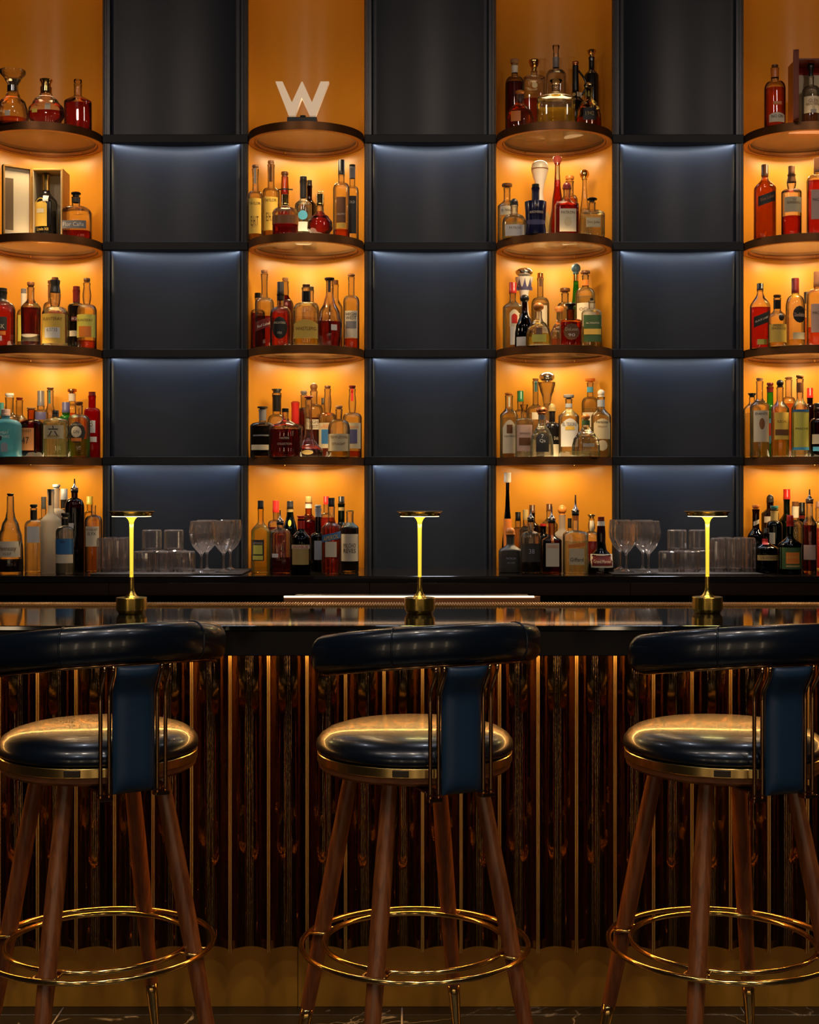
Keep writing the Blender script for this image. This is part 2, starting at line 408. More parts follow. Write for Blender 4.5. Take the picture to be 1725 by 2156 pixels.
for i in range(n_+1):
    t_ = -1+2*i/n_; y = 0.004+0.026*(1-t_*t_)
    v += [(hw*t_, y, 0.179), (hw*t_, y, 0.984), (hw*t_, 0.045, 0.179), (hw*t_, 0.045, 0.984)]
for i in range(n_):
    a = 4*i; f += [(a, a+4, a+5, a+1), (a, a+2, a+6, a+4), (a+2, a+3, a+7, a+6)]
f += [(0, 1, 3, 2), (4*n_, 4*n_+2, 4*n_+3, 4*n_+1)]
fl_me = mesh(v, f)
for p in fl_me.polygons: p.use_smooth = True
sharp(fl_me, 40)
fin_me = join([bevbox(-0.0046, -0.0008, -0.007, 0.03, 0.172, 0.984, 0.0012), bevbox(0.0008, 0.0046, -0.007, 0.03, 0.172, 0.984, 0.0012), boxes([(-0.001, 0.001, 0.0, 0.03, 0.172, 0.984)])])
for k in range(-19, 31):
    xx = X0+k*PP
    o = link('fin', fin_me, FIN, bar); o.location = (xx, 3.62-3.8, 0)
    o = link('fluted_panel', fl_me, AMIR, bar); o.location = (xx+PP/2, 3.62-3.8, 0)
KICK = pm('kick_ochre', (0.66, 0.30, 0.03), 0.34, 0.2, 0.5, bump=(2.5, 0.2, 0.01, (1, 1, 0.3)))
kx = [-2.6]+[-0.30+1.2*k for k in range(-1, 3)]+[2.6]
for a, b_ in zip(kx[:-1], kx[1:]):
    link('kick_plate', rb(bevbox(a+0.0008, b_-0.0008, 3.70, 3.72, 0.0, 0.185, 0.0006, 1)), KICK, bar)
# ribbed rubber mat edge along the working side of the bar
L = [(-2.5, 2.5, 4.085, 4.150, 1.0432, 1.0462)]
for k in range(620):
    a = -2.48+k*0.008
    L.append((a, a+0.0042, 4.079, 4.148, 1.0463, 1.0500))
mat_ = link('bar_mat', boxes(L), pm('mat_lit_tone', (0.55, 0.28, 0.09), 0.35, 0.55), None)  # gold colour stands in for light on the rubber ribs
tag(mat_, 'long narrow ribbed rubber mat lying along the rear edge of the bar top', 'mat')
area('station_glow', (0.0, 4.36, 1.12), 1.6, 0.25, (1.0, 0.62, 0.35), (0, 0, 0), sy=0.02)
# ================================================================== STOOLS
def rail_mesh(R, a0, a1, ztop, hh, wd, drop, n_=56, seg=22, a_off=0.0, roundends=(True, True)):
    v, f = [], []
    for i in range(n_+1):
        a = a0+(a1-a0)*i/n_
        e = 1.0; rem = []
        if roundends[0]: rem.append((a-a0)*R/0.034)
        if roundends[1]: rem.append((a1-a)*R/0.034)
        q = min(rem) if rem else 1.0
        if q < 1: e = sqrt(max(0.0, 1-(1-q)**2)); e = max(e, 0.02)
        zc = ztop-hh/2-drop*(a/radians(74))**2
        for k in range(seg):
            b = 2*pi*k/seg; c, s_ = cos(b), sin(b)
            u = math.copysign(abs(c)**0.8, c)*wd/2*e; w_ = math.copysign(abs(s_)**0.8, s_)*hh/2*e
            r = R+u
            v.append((r*sin(a), -r*cos(a), zc+w_))
    for i in range(n_):
        for k in range(seg):
            p, q = i*seg+k, i*seg+(k+1) % seg
            f.append((p, p+seg, q+seg, q))
    f.append(tuple(range(seg))); f.append(tuple(n_*seg+k for k in range(seg-1, -1, -1)))
    return recalc(mesh(v, f))
def zrail(a, ztop=1.101, drop=0.033): return ztop-drop*(a/radians(74))**2
def make_stool():
    t = thing('bar_stool', 'x', 'stool', (0, 0, 0), 0, 'bar stools in front of the counter')
    # seat cushion
    pr = [(0.205, 0.786), (0.222, 0.787), (0.2275, 0.793), (0.2290, 0.801), (0.2265, 0.811), (0.2180, 0.822), (0.203, 0.832), (0.180, 0.839), (0.15, 0.8435), (0.10, 0.847), (0.05, 0.8485), (0.0, 0.849)]
    link('seat', recalc(lathe(pr, 96)), LEATHER, t, True)
    o = link('seat_band', recalc(lathe([(0.18, 0.764), (0.2245, 0.764), (0.2260, 0.7655), (0.2260, 0.7835), (0.2245, 0.785), (0.18, 0.785)], 96)), BANDM, t, True); sharp(o.data, 40)
    o = link('seat_base', recalc(lathe([(0.0, 0.742), (0.19, 0.742), (0.212, 0.745), (0.2215, 0.752), (0.2235, 0.7635), (0.0, 0.7635)], 96)), WOODR, t, True); sharp(o.data, 40)
    # maker's plate on the band
    p = link('badge', bevbox(-0.018, 0.018, -0.2285, -0.2255, 0.767, 0.782, 0.001, 1), pm('badge', (0.05, 0.04, 0.03), 0.3, 0.8), t)
    p.rotation_euler = (0, 0, radians(-32))
    # rail in three leather sections with piped seams
    R = 0.263; b = radians(34); e = radians(80)
    o = link('back_rail', rail_mesh(R, -b, b, 1.101, 0.084, 0.060, 0.033, 40, roundends=(False, False)), LEATHER, t, True); sharp(o.data, 60)
    for s_ in (-1, 1):
        a0, a1 = (b, e) if s_ > 0 else (-e, -b)
        o = link('back_rail_end', rail_mesh(R, a0, a1, 1.101, 0.0835, 0.0595, 0.033, 40, roundends=(s_ < 0, s_ > 0)), LEATHER, t, True); sharp(o.data, 60)
        ring = []
        for k in range(28):
            bb = 2*pi*k/28; c, q = cos(bb), sin(bb); aa = s_*b
            r = R+math.copysign(abs(c)**0.8, c)*0.0303; zz = zrail(aa)-0.042+math.copysign(abs(q)**0.8, q)*0.0424
            ring.append((r*sin(aa), -r*cos(aa), zz))
        link('piping', tube(ring, 0.0022, 8, True), LEATHER, t, True)
    # thin bronze strip below the rail
    L = []
    for i in range(49):
        a = -radians(74)+radians(148)*i/48; L.append(((R+0.004)*sin(a), -(R+0.004)*cos(a), zrail(a)-0.0865))
    link('under_rail', tube(L, 0.0042, 8), BRONZE, t, True)
    # leather back panel (curved slab with an outward sweep at the top)
    def rp(z):
        u = max(0.0, min(1.0, (z-0.945)/0.062)); return 0.244+0.030*(u*u*(3-2*u))
    v, f = [], []; nx, nzz = 10, 26; hw = 0.0465
    for side in (0, 1):
        for j in range(nzz+1):
            z = 0.733+(1.0105-0.733)*j/nzz
            for i in range(nx+1):
                u = -1+2*i/nx; x = hw*u
                puff = 0.013*(1-abs(u)**5)*(1-abs(2*j/nzz-1)**10)
                r = rp(z)+(0.004+puff if side == 0 else -0.004-puff*0.7)
                v.append((x, -r, z))
    N = (nx+1)*(nzz+1)
    for j in range(nzz):
        for i in range(nx):
            a = j*(nx+1)+i
            f += [(a, a+1, a+nx+2, a+nx+1), (N+a, N+a+nx+1, N+a+nx+2, N+a+1)]
    for j in range(nzz):
        a, c = j*(nx+1), j*(nx+1)+nx
        f += [(a, a+nx+1, N+a+nx+1, N+a), (c, N+c, N+c+nx+1, c+nx+1)]
    for i in range(nx):
        a, c = i, nzz*(nx+1)+i
        f += [(a, N+a, N+a+1, a+1), (c, c+1, N+c+1, N+c)]
    o = link('back_panel', recalc(mesh(v, f)), LEATHERP, t, True); sharp(o.data, 70)
    # two pairs of bent bronze tubes
    for sx in (-1, 1):
        for q, xo in enumerate((0.054, 0.073)):
            L = []
            for j in range(31):
                z = 0.728+(zrail(xo/0.26)-0.088-0.728)*j/30
                L.append((sx*xo, -(rp(z)-0.001*q), z))
            L = [(sx*xo, -0.236, 0.726)]+L
            link('back_tube', tube(L, 0.0044, 10), BRONZE, t, True)
        link('bracket', join([bevbox(sx*0.0635-0.016, sx*0.0635+0.016, -0.252, -0.226, 0.720, 0.728, 0.0015), bevbox(sx*0.0635-0.016, sx*0.0635+0.016, -0.231, -0.150, 0.7365, 0.7415, 0.001), bevbox(sx*0.0635-0.013, sx*0.0635+0.013, -0.231, -0.226, 0.7285, 0.7395, 0.001)]), BRONZE, t)
    # legs
    for q in range(4):
        a = radians(45+90*q)
        def lp(z): r = 0.154+(0.749-z)*0.201; return Vector((r*sin(a), -r*cos(a), z))
        L = [lp(0.7415-(0.7415-0.150)*k/14) for k in range(15)]
        rad = [0.0170+0.0035*min(1, k/5.0) if k < 9 else 0.0205-0.0035*(k-8)/6.0 for k in range(15)]
        lg = link('leg', tube(L, 0.02, 20, radii=rad), WOODL, t, True); sharp(lg.data, 50)
        L = [lp(0.1495-(0.1495-0.004)*k/6) for k in range(7)]
        link('ferrule', tube(L, 0.01, 18, radii=[0.0162-0.0062*k/6 for k in range(7)]), GOLD, lg, True)
        link('foot_pad', tube([lp(0.0045), lp(0.0008)], 0.0095, 12), BLACK, lg)
    # double foot ring with two brackets at every leg
    fr = link('foot_ring', tube([(0.263*sin(2*pi*k/96), -0.263*cos(2*pi*k/96), 0.336) for k in range(96)], 0.0066, 12, True), GOLD, t, True)
    link('inner_ring', tube([(0.211*sin(2*pi*k/96), -0.211*cos(2*pi*k/96), 0.340) for k in range(96)], 0.0062, 12, True), GOLD, fr, True)
    for q in range(4):
        a = radians(45+90*q)
        for s_ in (-1, 1):
            aa = a+s_*0.105
            d = Vector((sin(a), -cos(a), 0)); e_ = Vector((cos(a), sin(a), 0))*s_*0.0245
            link('ring_bracket', tube([d*0.2085+e_+Vector((0, 0, 0.340)), d*0.2600+e_+Vector((0, 0, 0.336))], 0.0035, 8), GOLD, fr, True)
    return t
st = make_stool()
st.location = (PX(873.5, 3.2), 3.2, 0); st.rotation_euler = (0, 0, radians(24)); st['label'] = 'middle bar stool, navy leather back panel facing the camera, below the centre lamp'
copytree(st, (PX(209, 3.2), 3.2, 0), radians(30), 'left bar stool, navy leather seat on walnut legs, cut by the left frame edge')
copytree(st, (PX(1522, 3.2), 3.2, 0), radians(19), 'right bar stool, navy leather with brightest blue back panel, at the right frame edge')
# ================================================================== TABLE LAMPS
STEM = pm('lit_stem', (0.9, 0.75, 0.15), 0.3, 0.6, emit=(1.0, 0.72, 0.045), es=0.85)  # emission stands in for the disc's light washing the stem and flare
LED2 = pm('lamp_diffuser', (1, 1, 0.8), 0.4, emit=(1.0, 0.86, 0.42), es=5.0)
def make_lamp():
    t = thing('table_lamp', 'x', 'lamp', (0, 0, 0), 0, 'brass lamps along the bar top')
    o = link('base', recalc(lathe([(0.0, 0.0), (0.035, 0.0), (0.036, 0.001), (0.0425, 0.011), (0.0425, 0.0435), (0.0415, 0.045), (0.010, 0.0455), (0.0, 0.0455)], 48)), BRUSHED, t, True); sharp(o.data, 30)
    o = link('foot', recalc(lathe([(0.021, 0.0456), (0.0150, 0.050), (0.0105, 0.056), (0.0078, 0.064), (0.0068, 0.074), (0.0066, 0.101)], 28)), BRUSHED, t, True); sharp(o.data, 60)
    link('stem', recalc(lathe([(0.0052, 0.102), (0.0050, 0.12), (0.0053, 0.18), (0.0056, 0.232), (0.0060, 0.250)], 24)), STEM, t, True)
    link('flare', recalc(lathe([(0.0062, 0.2505), (0.0075, 0.257), (0.0105, 0.263), (0.0150, 0.2675), (0.0190, 0.270)], 28)), STEM, t, True)
    o = link('disc', recalc(lathe([(0.0, 0.2715), (0.0545, 0.2715), (0.0560, 0.2730), (0.0585, 0.2800), (0.0635, 0.2835), (0.0635, 0.2850), (0.0, 0.2850)], 56)), BRUSHED, t, True); sharp(o.data, 30)
    link('diffuser', recalc(lathe([(0.0195, 0.2702), (0.0540, 0.2702), (0.0540, 0.2712), (0.0195, 0.2712)], 48, cap=False)), LED2, t, True)
    return t
lm = make_lamp()
for k, (px, lab) in enumerate(((884, 'slim brass table lamp with flat disc top, centre of the bar'), (277, 'slim brass table lamp with flat disc top, behind the left stool'), (1490, 'slim brass table lamp with flat disc top, behind the right stool'))):
    D = 3.84+(0.0 if px != 1490 else 0.02)
    o = lm if k == 0 else copytree(lm)
    o.location = (PX(px, D), D, 1.0435); o['label'] = lab
    l_ = bpy.data.lights.new('lamp_glow', 'AREA'); l_.shape = 'DISK'; l_.size = 0.10; l_.energy = 0.22; l_.color = (1.0, 0.80, 0.25)
    lo = bpy.data.objects.new('lamp_glow', l_); lo.location = (PX(px, D), D, 1.0435+0.2698); COL.objects.link(lo)
# ================================================================== GLASSES
GL = glassy('tumbler_glass', (0.95, 0.92, 0.91), 0.55, 0.05, 1.6, 0.03, (1.0, 0.88, 0.82), refr=0.25, ior=1.45)
def facet(n, amp): return lambda a, z: 1.0-amp*(round(a*n/pi) % 2)
def tumbler(r, h, ribs, amp):
    return recalc(lathe([(r*0.55, h*0.015), (r*0.88, 0.0), (r*0.97, h*0.04), (r, h*0.10), (r, h*0.90), (r*0.99, h*0.965), (r*0.95, h), (r*0.93, h*0.965), (r*0.93, h*0.90), (0.0, h*0.87)], ribs*2, cap=False, rf=facet(ribs, amp)))
tall_me = tumbler(0.0305, 0.134, 11, 0.10); low_me = tumbler(0.0395, 0.082, 12, 0.09)
gob = [(0.033, 0.0), (0.033, 0.0015), (0.020, 0.004), (0.0060, 0.012), (0.0042, 0.03), (0.0042, 0.066), (0.0065, 0.075), (0.019, 0.088), (0.034, 0.106), (0.0445, 0.130), (0.0475, 0.152), (0.0465, 0.174), (0.0425, 0.202), (0.0412, 0.2035), (0.0405, 0.202), (0.042, 0.19)]
gob_me = recalc(lathe(gob, 22, cap=False, rf=lambda a, z: 1.0-(0.05*(round(a*11/pi) % 2) if 0.08 < z < 0.2 else 0)))
TRAY = pm('rubber_mat', (0.005, 0.004, 0.004), 0.7, 0.0, 0.2)
def glass_set(side, items, gobs, x0, x1):
    side_n = 'left' if side < 0 else 'right'
    tr = link('glass_mat', bevbox(x0, x1, 5.335, 5.70, CT+0.0003, CT+0.006, 0.002), TRAY, None)
    tag(tr, 'thin dark mat under the glasses on the %s of the back counter' % side_n, 'mat')
    zb = CT+0.0065
    for (px, D, lvl, me, nm, lab) in items:
        o = link(nm, me, GL, None); o.location = (PX(px, D), D, zb+(0.0845 if lvl == 1 else 0.0)+(0.082 if me is low_me else 0.134))
        o.rotation_euler = (pi, 0, random.uniform(0, 0.4)); tag(o, lab+', %s counter' % side_n, 'glass', 'upturned tumblers on the back counter')
    for (px, D, lab) in gobs:
        o = link('wine_glass', gob_me, GL, None); o.location = (PX(px, D), D, zb); tag(o, lab+', %s counter' % side_n, 'glass', 'ribbed goblets on the back counter')
d1, d2, d3 = 5.47, 5.565, 5.62
glass_set(-1, [(220, d1, 0, tall_me, 'tumbler', 'tall ribbed upturned tumbler beside the end bottle'), (254, d1+.01, 0, tall_me, 'tumbler', 'tall ribbed upturned tumbler just left of the lamp'),
   (234, d2, 0, tall_me, 'tumbler', 'tall ribbed tumbler in the rear row, outer one'), (266, d2, 0, tall_me, 'tumbler', 'tall ribbed tumbler in the rear row, behind the lamp'),
   (303, d1, 0, low_me, 'tumbler', 'low cut tumbler in the bottom row, right of the lamp'), (347, d1, 0, low_me, 'tumbler', 'low cut tumbler in the middle of the bottom row'), (391, d1, 0, low_me, 'tumbler', 'low cut tumbler in the bottom row beside goblets'),
   (320, d1, 1, low_me, 'tumbler', 'low cut tumbler stacked on top, nearer the lamp'), (366, d1, 1, low_me, 'tumbler', 'low cut tumbler stacked on top, nearer the goblets'),
   (330, d2, 0, low_me, 'tumbler', 'low cut tumbler behind the bottom row, inner'), (374, d2, 0, low_me, 'tumbler', 'low cut tumbler behind the bottom row, outer')],
   [(424, 5.37, 'ribbed goblet nearest the tumblers, front'), (471, 5.44, 'ribbed goblet nearest the niche, front'), (436, 5.53, 'ribbed goblet behind, nearest the tumblers'), (485, 5.59, 'ribbed goblet behind, nearest the niche')], PX(200, 5.42), PX(515, 5.42))
glass_set(1, [(1512, d1, 0, tall_me, 'tumbler', 'tall ribbed upturned tumbler just right of the lamp'), (1545, d1, 0, tall_me, 'tumbler', 'tall ribbed upturned tumbler in the middle'), (1576, d1+.01, 0, tall_me, 'tumbler', 'tall ribbed upturned tumbler beside the dark bottles'),
   (1527, d2, 0, tall_me, 'tumbler', 'tall ribbed tumbler in the rear row, inner'), (1560, d2, 0, tall_me, 'tumbler', 'tall ribbed tumbler in the rear row, outer'),
   (1408, d1, 0, low_me, 'tumbler', 'low cut tumbler in the bottom row beside goblets'), (1452, d1, 0, low_me, 'tumbler', 'low cut tumbler in the middle of the bottom row'), (1486, d2, 0, low_me, 'tumbler', 'low cut tumbler in the bottom row behind the lamp'),
   (1426, d1, 1, low_me, 'tumbler', 'low cut tumbler stacked on top, nearer the goblets'), (1471, d1, 1, low_me, 'tumbler', 'low cut tumbler stacked on top, nearer the lamp'), (1437, d2, 0, low_me, 'tumbler', 'low cut tumbler behind the bottom row')],
   [(1319, 5.44, 'ribbed goblet nearest the niche, front'), (1366, 5.37, 'ribbed goblet nearest the tumblers, front'), (1306, 5.59, 'ribbed goblet behind, nearest the niche'), (1354, 5.53, 'ribbed goblet behind, nearest the tumblers')], PX(1284, 5.42), PX(1598, 5.42))
# ================================================================== SIGN
SIGN = pm('frosted_acrylic', (0.90, 0.80, 0.70), 0.5, 0.0, 0.4, emit=(1.0, 0.66, 0.38), es=0.38)  # weak emission added so the letter reads as lit
Dw = WY-0.195
t = thing('sign_letter', 'frosted white letter W on a dark foot, top shelf', 'sign', (PX(638, Dw), Dw, SHZ[0]+TH))
def wp(px, py): return (PX(px, Dw)-t.location.x, PZ(py, Dw)-t.location.z)
base_z = 0.012
pts = [(582, 177.5), (597, 177.5), (616.5, 221), (636.5, 178), (639, 178), (658.5, 221), (676.5, 177.5), (694, 177.5), (666, 249), (654, 249), (637, 211), (622.5, 249), (610, 249)]
link('letter', prism([wp(a, b_) for a, b_ in pts], -0.016, 0.016), SIGN, t)
zt = wp(0, 250)[1]
link('foot', bevbox(wp(606, 0)[0], wp(668, 0)[0], -0.03, 0.03, 0.0, zt-0.0005, 0.001), BLACK, t)
link('knob', recalc(lathe([(0.0, zt-0.0004), (0.009, zt-0.0004), (0.009, zt+0.004), (0.012, zt+0.006), (0.012, zt+0.012), (0.0, zt+0.012)], 24)), BLACK, t, True)
t.children[-1].location = (0.0, -0.024, 0)
# ================================================================== BOTTLES
GC = {'c': glassy('glass_clear', (0.98, 0.96, 0.91), 0.36, 0.03, 1.2, 0.012, (0.95, 0.90, 0.78), refr=0.45), 'a': glassy('glass_amber', (0.70, 0.36, 0.10), 0.35, 0.03, 0.8),
      'd': glassy('glass_dark', (0.10, 0.035, 0.015), 0.4, 0.05, 0.9), 'g': glassy('glass_green', (0.20, 0.70, 0.16), 0.35, 0.03, 0.8, 0.12, (0.05, 0.45, 0.06)),
      'G': glassy('glass_dark_green', (0.03, 0.12, 0.04), 0.4, 0.04, 0.9), 'b': glassy('glass_sky', (0.30, 0.72, 0.92), 0.5, 0.04, 0.7, 0.35, (0.22, 0.55, 0.75)),
      'r': glassy('glass_red', (0.55, 0.02, 0.015), 0.4, 0.04, 0.8, 0.30, (0.5, 0.01, 0.01)), 'f': glassy('glass_frosted', (0.85, 0.82, 0.78), 0.7, 0.15, 0.5, 0.5, (0.6, 0.57, 0.52)),
      'y': glassy('glass_straw', (0.93, 0.84, 0.45), 0.4, 0.03, 0.8), 'k': pm('black_ceramic', (0.010, 0.008, 0.008), 0.16, 0.0, 0.6),
      'n': pm('navy_ceramic', (0.012, 0.012, 0.05), 0.2, 0.0, 0.6), 'w': pm('white_ceramic', (0.80, 0.70, 0.64), 0.25, 0.0, 0.6),
      's': pm('slate_bottle', (0.045, 0.040, 0.036), 0.35, 0.0, 0.5), 'o': glassy('glass_gold', (0.75, 0.42, 0.08), 0.4, 0.04, 0.8)}
LQ = {'r': glassy('liq_red', (0.66, 0.15, 0.02), 0.6, 0.1, 0.05), 'o': glassy('liq_orange', (0.95, 0.48, 0.08), 0.6, 0.1, 0.1, 0.12, (0.95, 0.40, 0.05)), 'O': glassy('liq_copper', (0.90, 0.36, 0.04), 0.6, 0.1, 0.05, 0.10, (0.90, 0.28, 0.03)),
      'y': glassy('liq_gold', (0.97, 0.78, 0.24), 0.6, 0.1, 0.1, 0.20, (0.95, 0.70, 0.16)), 'p': glassy('liq_pale', (0.96, 0.93, 0.70), 0.7, 0.1, 0.1, 0.22, (0.90, 0.86, 0.58)), 'd': glassy('liq_dark', (0.42, 0.08, 0.012), 0.6, 0.1, 0.05),  # scattering body of the pale liquids imitates refracted shelf uplight
      'x': glassy('liq_black', (0.06, 0.01, 0.004), 0.6, 0.1, 0.1), 'w': glassy('liq_clear', (0.96, 0.95, 0.88), 0.6, 0.1, 0.1, 0.16, (0.86, 0.86, 0.76)), 'g': glassy('liq_green', (0.62, 0.80, 0.22), 0.6, 0.1, 0.1, 0.15, (0.45, 0.75, 0.15))}
PC = {'k': (0.012, 0.010, 0.009), 'K': (0.04, 0.035, 0.03), 'c': (0.72, 0.60, 0.42), 'w': (0.80, 0.74, 0.66), 'y': (0.80, 0.50, 0.08), 'Y': (0.72, 0.62, 0.10), 'o': (0.80, 0.22, 0.03),
      'r': (0.50, 0.02, 0.015), 'R': (0.80, 0.03, 0.02), 'p': (0.60, 0.38, 0.30), 'b': (0.04, 0.16, 0.36), 'B': (0.10, 0.42, 0.66), 'g': (0.06, 0.12, 0.04), 'G': (0.02, 0.20, 0.08), 't': (0.06, 0.22, 0.20),
      'n': (0.16, 0.06, 0.02), 'N': (0.30, 0.12, 0.04), 'm': (0.15, 0.012, 0.01), 's': (0.22, 0.20, 0.20), 'u': (0.10, 0.09, 0.20), 'h': (0.45, 0.30, 0.10), 'l': (0.62, 0.50, 0.30), 'e': (0.38, 0.40, 0.44)}
def pc(k): return pm('print_'+k, PC[k], 0.45, 0.0, 0.4)
METC = {'D': GOLD, 'S': pm('silver_cap', (0.62, 0.60, 0.60), 0.18, 1.0), 'C': pm('copper_cap', (0.62, 0.22, 0.08), 0.25, 0.9), 'J': glassy('glass_stopper', (0.93, 0.88, 0.80), 0.35, 0.03, 1.0), 'A': pm('cork', (0.38, 0.18, 0.07), 0.7, bump=(200, 0.3, 0.002, (1, 1, 1))),
        'Q': pm('amber_stopper', (0.62, 0.20, 0.03), 0.3), 'P': pm('rose_ceramic', (0.50, 0.09, 0.07), 0.15), 'Z': pm('blue_stone', (0.07, 0.16, 0.24), 0.35), 'W': pm('ivory_cap', (0.78, 0.68, 0.56), 0.3)}
def cm(k): return METC[k] if k in METC else pm('cap_'+k, PC[k], 0.28, 0.0, 0.5)
def sup(a, n_):
    c, s_ = abs(cos(a)), abs(sin(a)); return (c**n_+s_**n_)**(-1.0/n_)
def curve(pts, z, zmax):
    t_ = max(0.0, min(1.0, z/zmax))
    for (h0, r0), (h1, r1) in zip(pts[:-1], pts[1:]):
        if t_ <= h1:
            u = 0 if h1 == h0 else (t_-h0)/(h1-h0); u = u*u*(3-2*u); return r0+(r1-r0)*u
    return pts[-1][1]
# special body profiles: (height fraction of the glass, radius fraction of the half width)
SPEC = {'decanter': [(0, .97), (.2, 1), (.40, .82), (.52, .45), (.62, .34), (.74, .33), (.84, .52), (.96, .82), (1, .80)],
        'vase': [(0, .80), (.15, 1.1), (.38, .80), (.58, .48), (.70, .40), (.80, .54), (.91, .84), (.98, 1.0), (1, .98)],
        'cone': [(0, .95), (.05, 1), (.25, .86), (.5, .58), (.75, .34), (.9, .26), (1, .26)],
        'bell': [(0, 1), (.16, .98), (.34, .74), (.46, .40), (.6, .34), (.72, .34), (1, .28)],
        'ball': [(0, .45), (.10, .78), (.28, 1), (.46, .97), (.64, .70), (.74, .42), (.80, .30), (1, .28)],
        'oval': [(0, .52), (.10, .80), (.30, 1), (.48, .95), (.66, .66), (.78, .38), (.86, .30), (1, .30)],
        'teardrop': [(0, .80), (.05, .84), (.22, .98), (.36, 1), (.52, .82), (.70, .42), (.80, .27), (1, .26)],
        'flare': [(0, 1.0), (.12, 1), (.24, .60), (.32, .36), (.45, .27), (.8, .22), (1, .24)],
        'jug': [(0, .9), (.08, 1), (.34, 1), (.46, .80), (.56, .38), (.62, .26), (1, .24)],
        'dome': [(0, .97), (.06, 1), (.30, .98), (.48, .88), (.62, .66), (.74, .36), (.82, .28), (1, .27)]}
BN = [0]
ALLB = []
def bottle(spec, base, xw, D, shelf_txt):
    (cx, wd, yt, yc, yn, ys, nw, cap, gl, liq, labs, opt, desc) = spec
    t = thing('bottle', '%s, %s' % (desc, shelf_txt), 'bottle', (xw, D, base), radians(opt.get('rz', 0)), None)
    k = D/F; hw = wd/2*k
    def Z(py): return PZ(py, D)-base
    zc, zn, zs = Z(yc), Z(yn), Z(ys); ztop = Z(yt); nr = nw/2*k
    sq = opt.get('sq', 2.0); dr = opt.get('dr', 1.0 if sq <= 2 else 0.8)
    sp = opt.get('p')
    def rad(z):
        if sp: return hw*curve(SPEC[sp], z, zc)
        if z <= 0.004: return hw*(0.93+0.07*sqrt(max(0, z/0.004)))
        if z <= zs: return hw*(opt.get('tp', 1.0)+(1-opt.get('tp', 1.0))*z/zs)
        if z <= zn:
            u = (z-zs)/(zn-zs); st = opt.get('s', 'r')
            if st == 'r': g = sqrt(max(0, 1-u*u)) if u < .8 else 0.6*(1-u)/.2*1.0
            elif st == 'l': g = 0.5+0.5*cos(pi*u)
            else: g = 1-u
            return nr+(hw-nr)*g
        u = (z-zn)/max(1e-4, zc-zn)
        return nr*(1.0+opt.get('nb', 0.0)*sin(pi*min(1, u*1.3)) if u < .9 else 1.12)
    NSG = 32
    def blend(z):   # square bodies turn round towards the neck
        if sp: return 1.0 if z < zc*0.6 else 0.0
        return 1.0 if z <= zs else max(0.0, 1-(z-zs)/(zn-zs)*1.15)
    def ring(z, sc=1.0, off=0.0):
        r = max(rad(z)*sc+off, 0.0006); bl = blend(z); out = []
        dd = 1-(1-dr)*bl
        for i in range(NSG):
            a = 2*pi*(i+0.5)/NSG; q = 1+(sup(a, sq)-1)*bl if sq > 2 else 1.0
            out.append((r*q*cos(a), r*q*sin(a)*dd, z))
        return out
    def stack(zlist, sc, off, close=True):
        v, f = [], []
        for z in zlist: v += ring(z, sc, off)
        for j in range(len(zlist)-1):
            for i in range(NSG):
                a, b_ = j*NSG+i, j*NSG+(i+1) % NSG; f.append((a, b_, b_+NSG, a+NSG))
        f.append(tuple(range(NSG-1, -1, -1)))
        if close: f.append(tuple((len(zlist)-1)*NSG+i for i in range(NSG)))
        me = mesh(v, f); sharp(me, 50)
        for p in me.polygons: p.use_smooth = True
        return me
    if sp: zl = [zc*i/26 for i in range(27)]
    else:
        zl = [0, 0.002, 0.004]+[0.004+(zs-0.004)*i/3 for i in range(1, 4)]+[zs+(zn-zs)*i/9 for i in range(1, 10)]+[zn+(zc-zn)*i/5 for i in range(1, 6)]
    link('glass', stack(zl, 1.0, 0.0), GC[gl], t)
    if opt.get('tilt'): t.rotation_euler[1] = radians(opt['tilt'])
    if liq:
        lk, ly = liq; zq = Z(ly); zq = min(max(zq, 0.02), zc*0.98)
        z0 = opt.get('lb', 0.008); zz = [z0+(zq-z0)*i/10 for i in range(11)]
        link('liquid', stack(zz, 0.94, -0.0006), LQ[lk], t)
    # front surface
    def front(x, z, off):
        r = rad(z)+1e-5; bl = blend(z); dd = 1-(1-dr)*bl
        nn = 2+(sq-2)*bl
        u = min(0.985, abs(x)/r)
        return -(r*dd)*(1-u**nn)**(1.0/nn)-off
    for li, lb in enumerate(labs):
        y0, y1, lw_, ck, shp = lb[:5]; txts = lb[5:]
        za, zb = Z(y1), Z(y0); W = min(lw_/2*k, hw*0.965); ox = 0.0
        if shp and shp[0] == '@': ox = float(shp[1:].split('_')[0])*k; shp = shp.split('_')[1] if '_' in shp else 'r'
        nxs, nzs = (24 if shp == 'v' else 12), 6; v, f = [], []
        dep = 0.0009+0.0007*li
        for j in range(nzs+1):
            w_ = j/nzs
            for i in range(nxs+1):
                u = -1+2*i/nxs
                if shp == 'o':
                    th = pi*(w_-0.5); x = W*cos(th)*u; z = (za+zb)/2+(zb-za)/2*sin(th)
                elif shp == 'a':
                    x = W*u; top = zb-(zb-za)*0.22*(u*u); z = za+(top-za)*w_
                elif shp == 'd':
                    x = W*u; z = za+(zb-za)*0.62*w_+(zb-za)*0.38*(u+1)/2
                elif shp == 'v': x = W*u; top = zb-(zb-za)*0.75*abs(sin(u*pi*1.5)); z = za+(top-za)*w_
                else: x = W*u; z = za+(zb-za)*w_
                v.append((x+ox, front(x+ox, max(z, 0.0), dep), z))
        for j in range(nzs):
            for i in range(nxs):
                a = j*(nxs+1)+i; f.append((a, a+1, a+nxs+2, a+nxs+1))
        me = mesh(v, f)
        for p in me.polygons: p.use_smooth = True
        lo = t if ck == '-' else link('label', me, pc(ck), t)
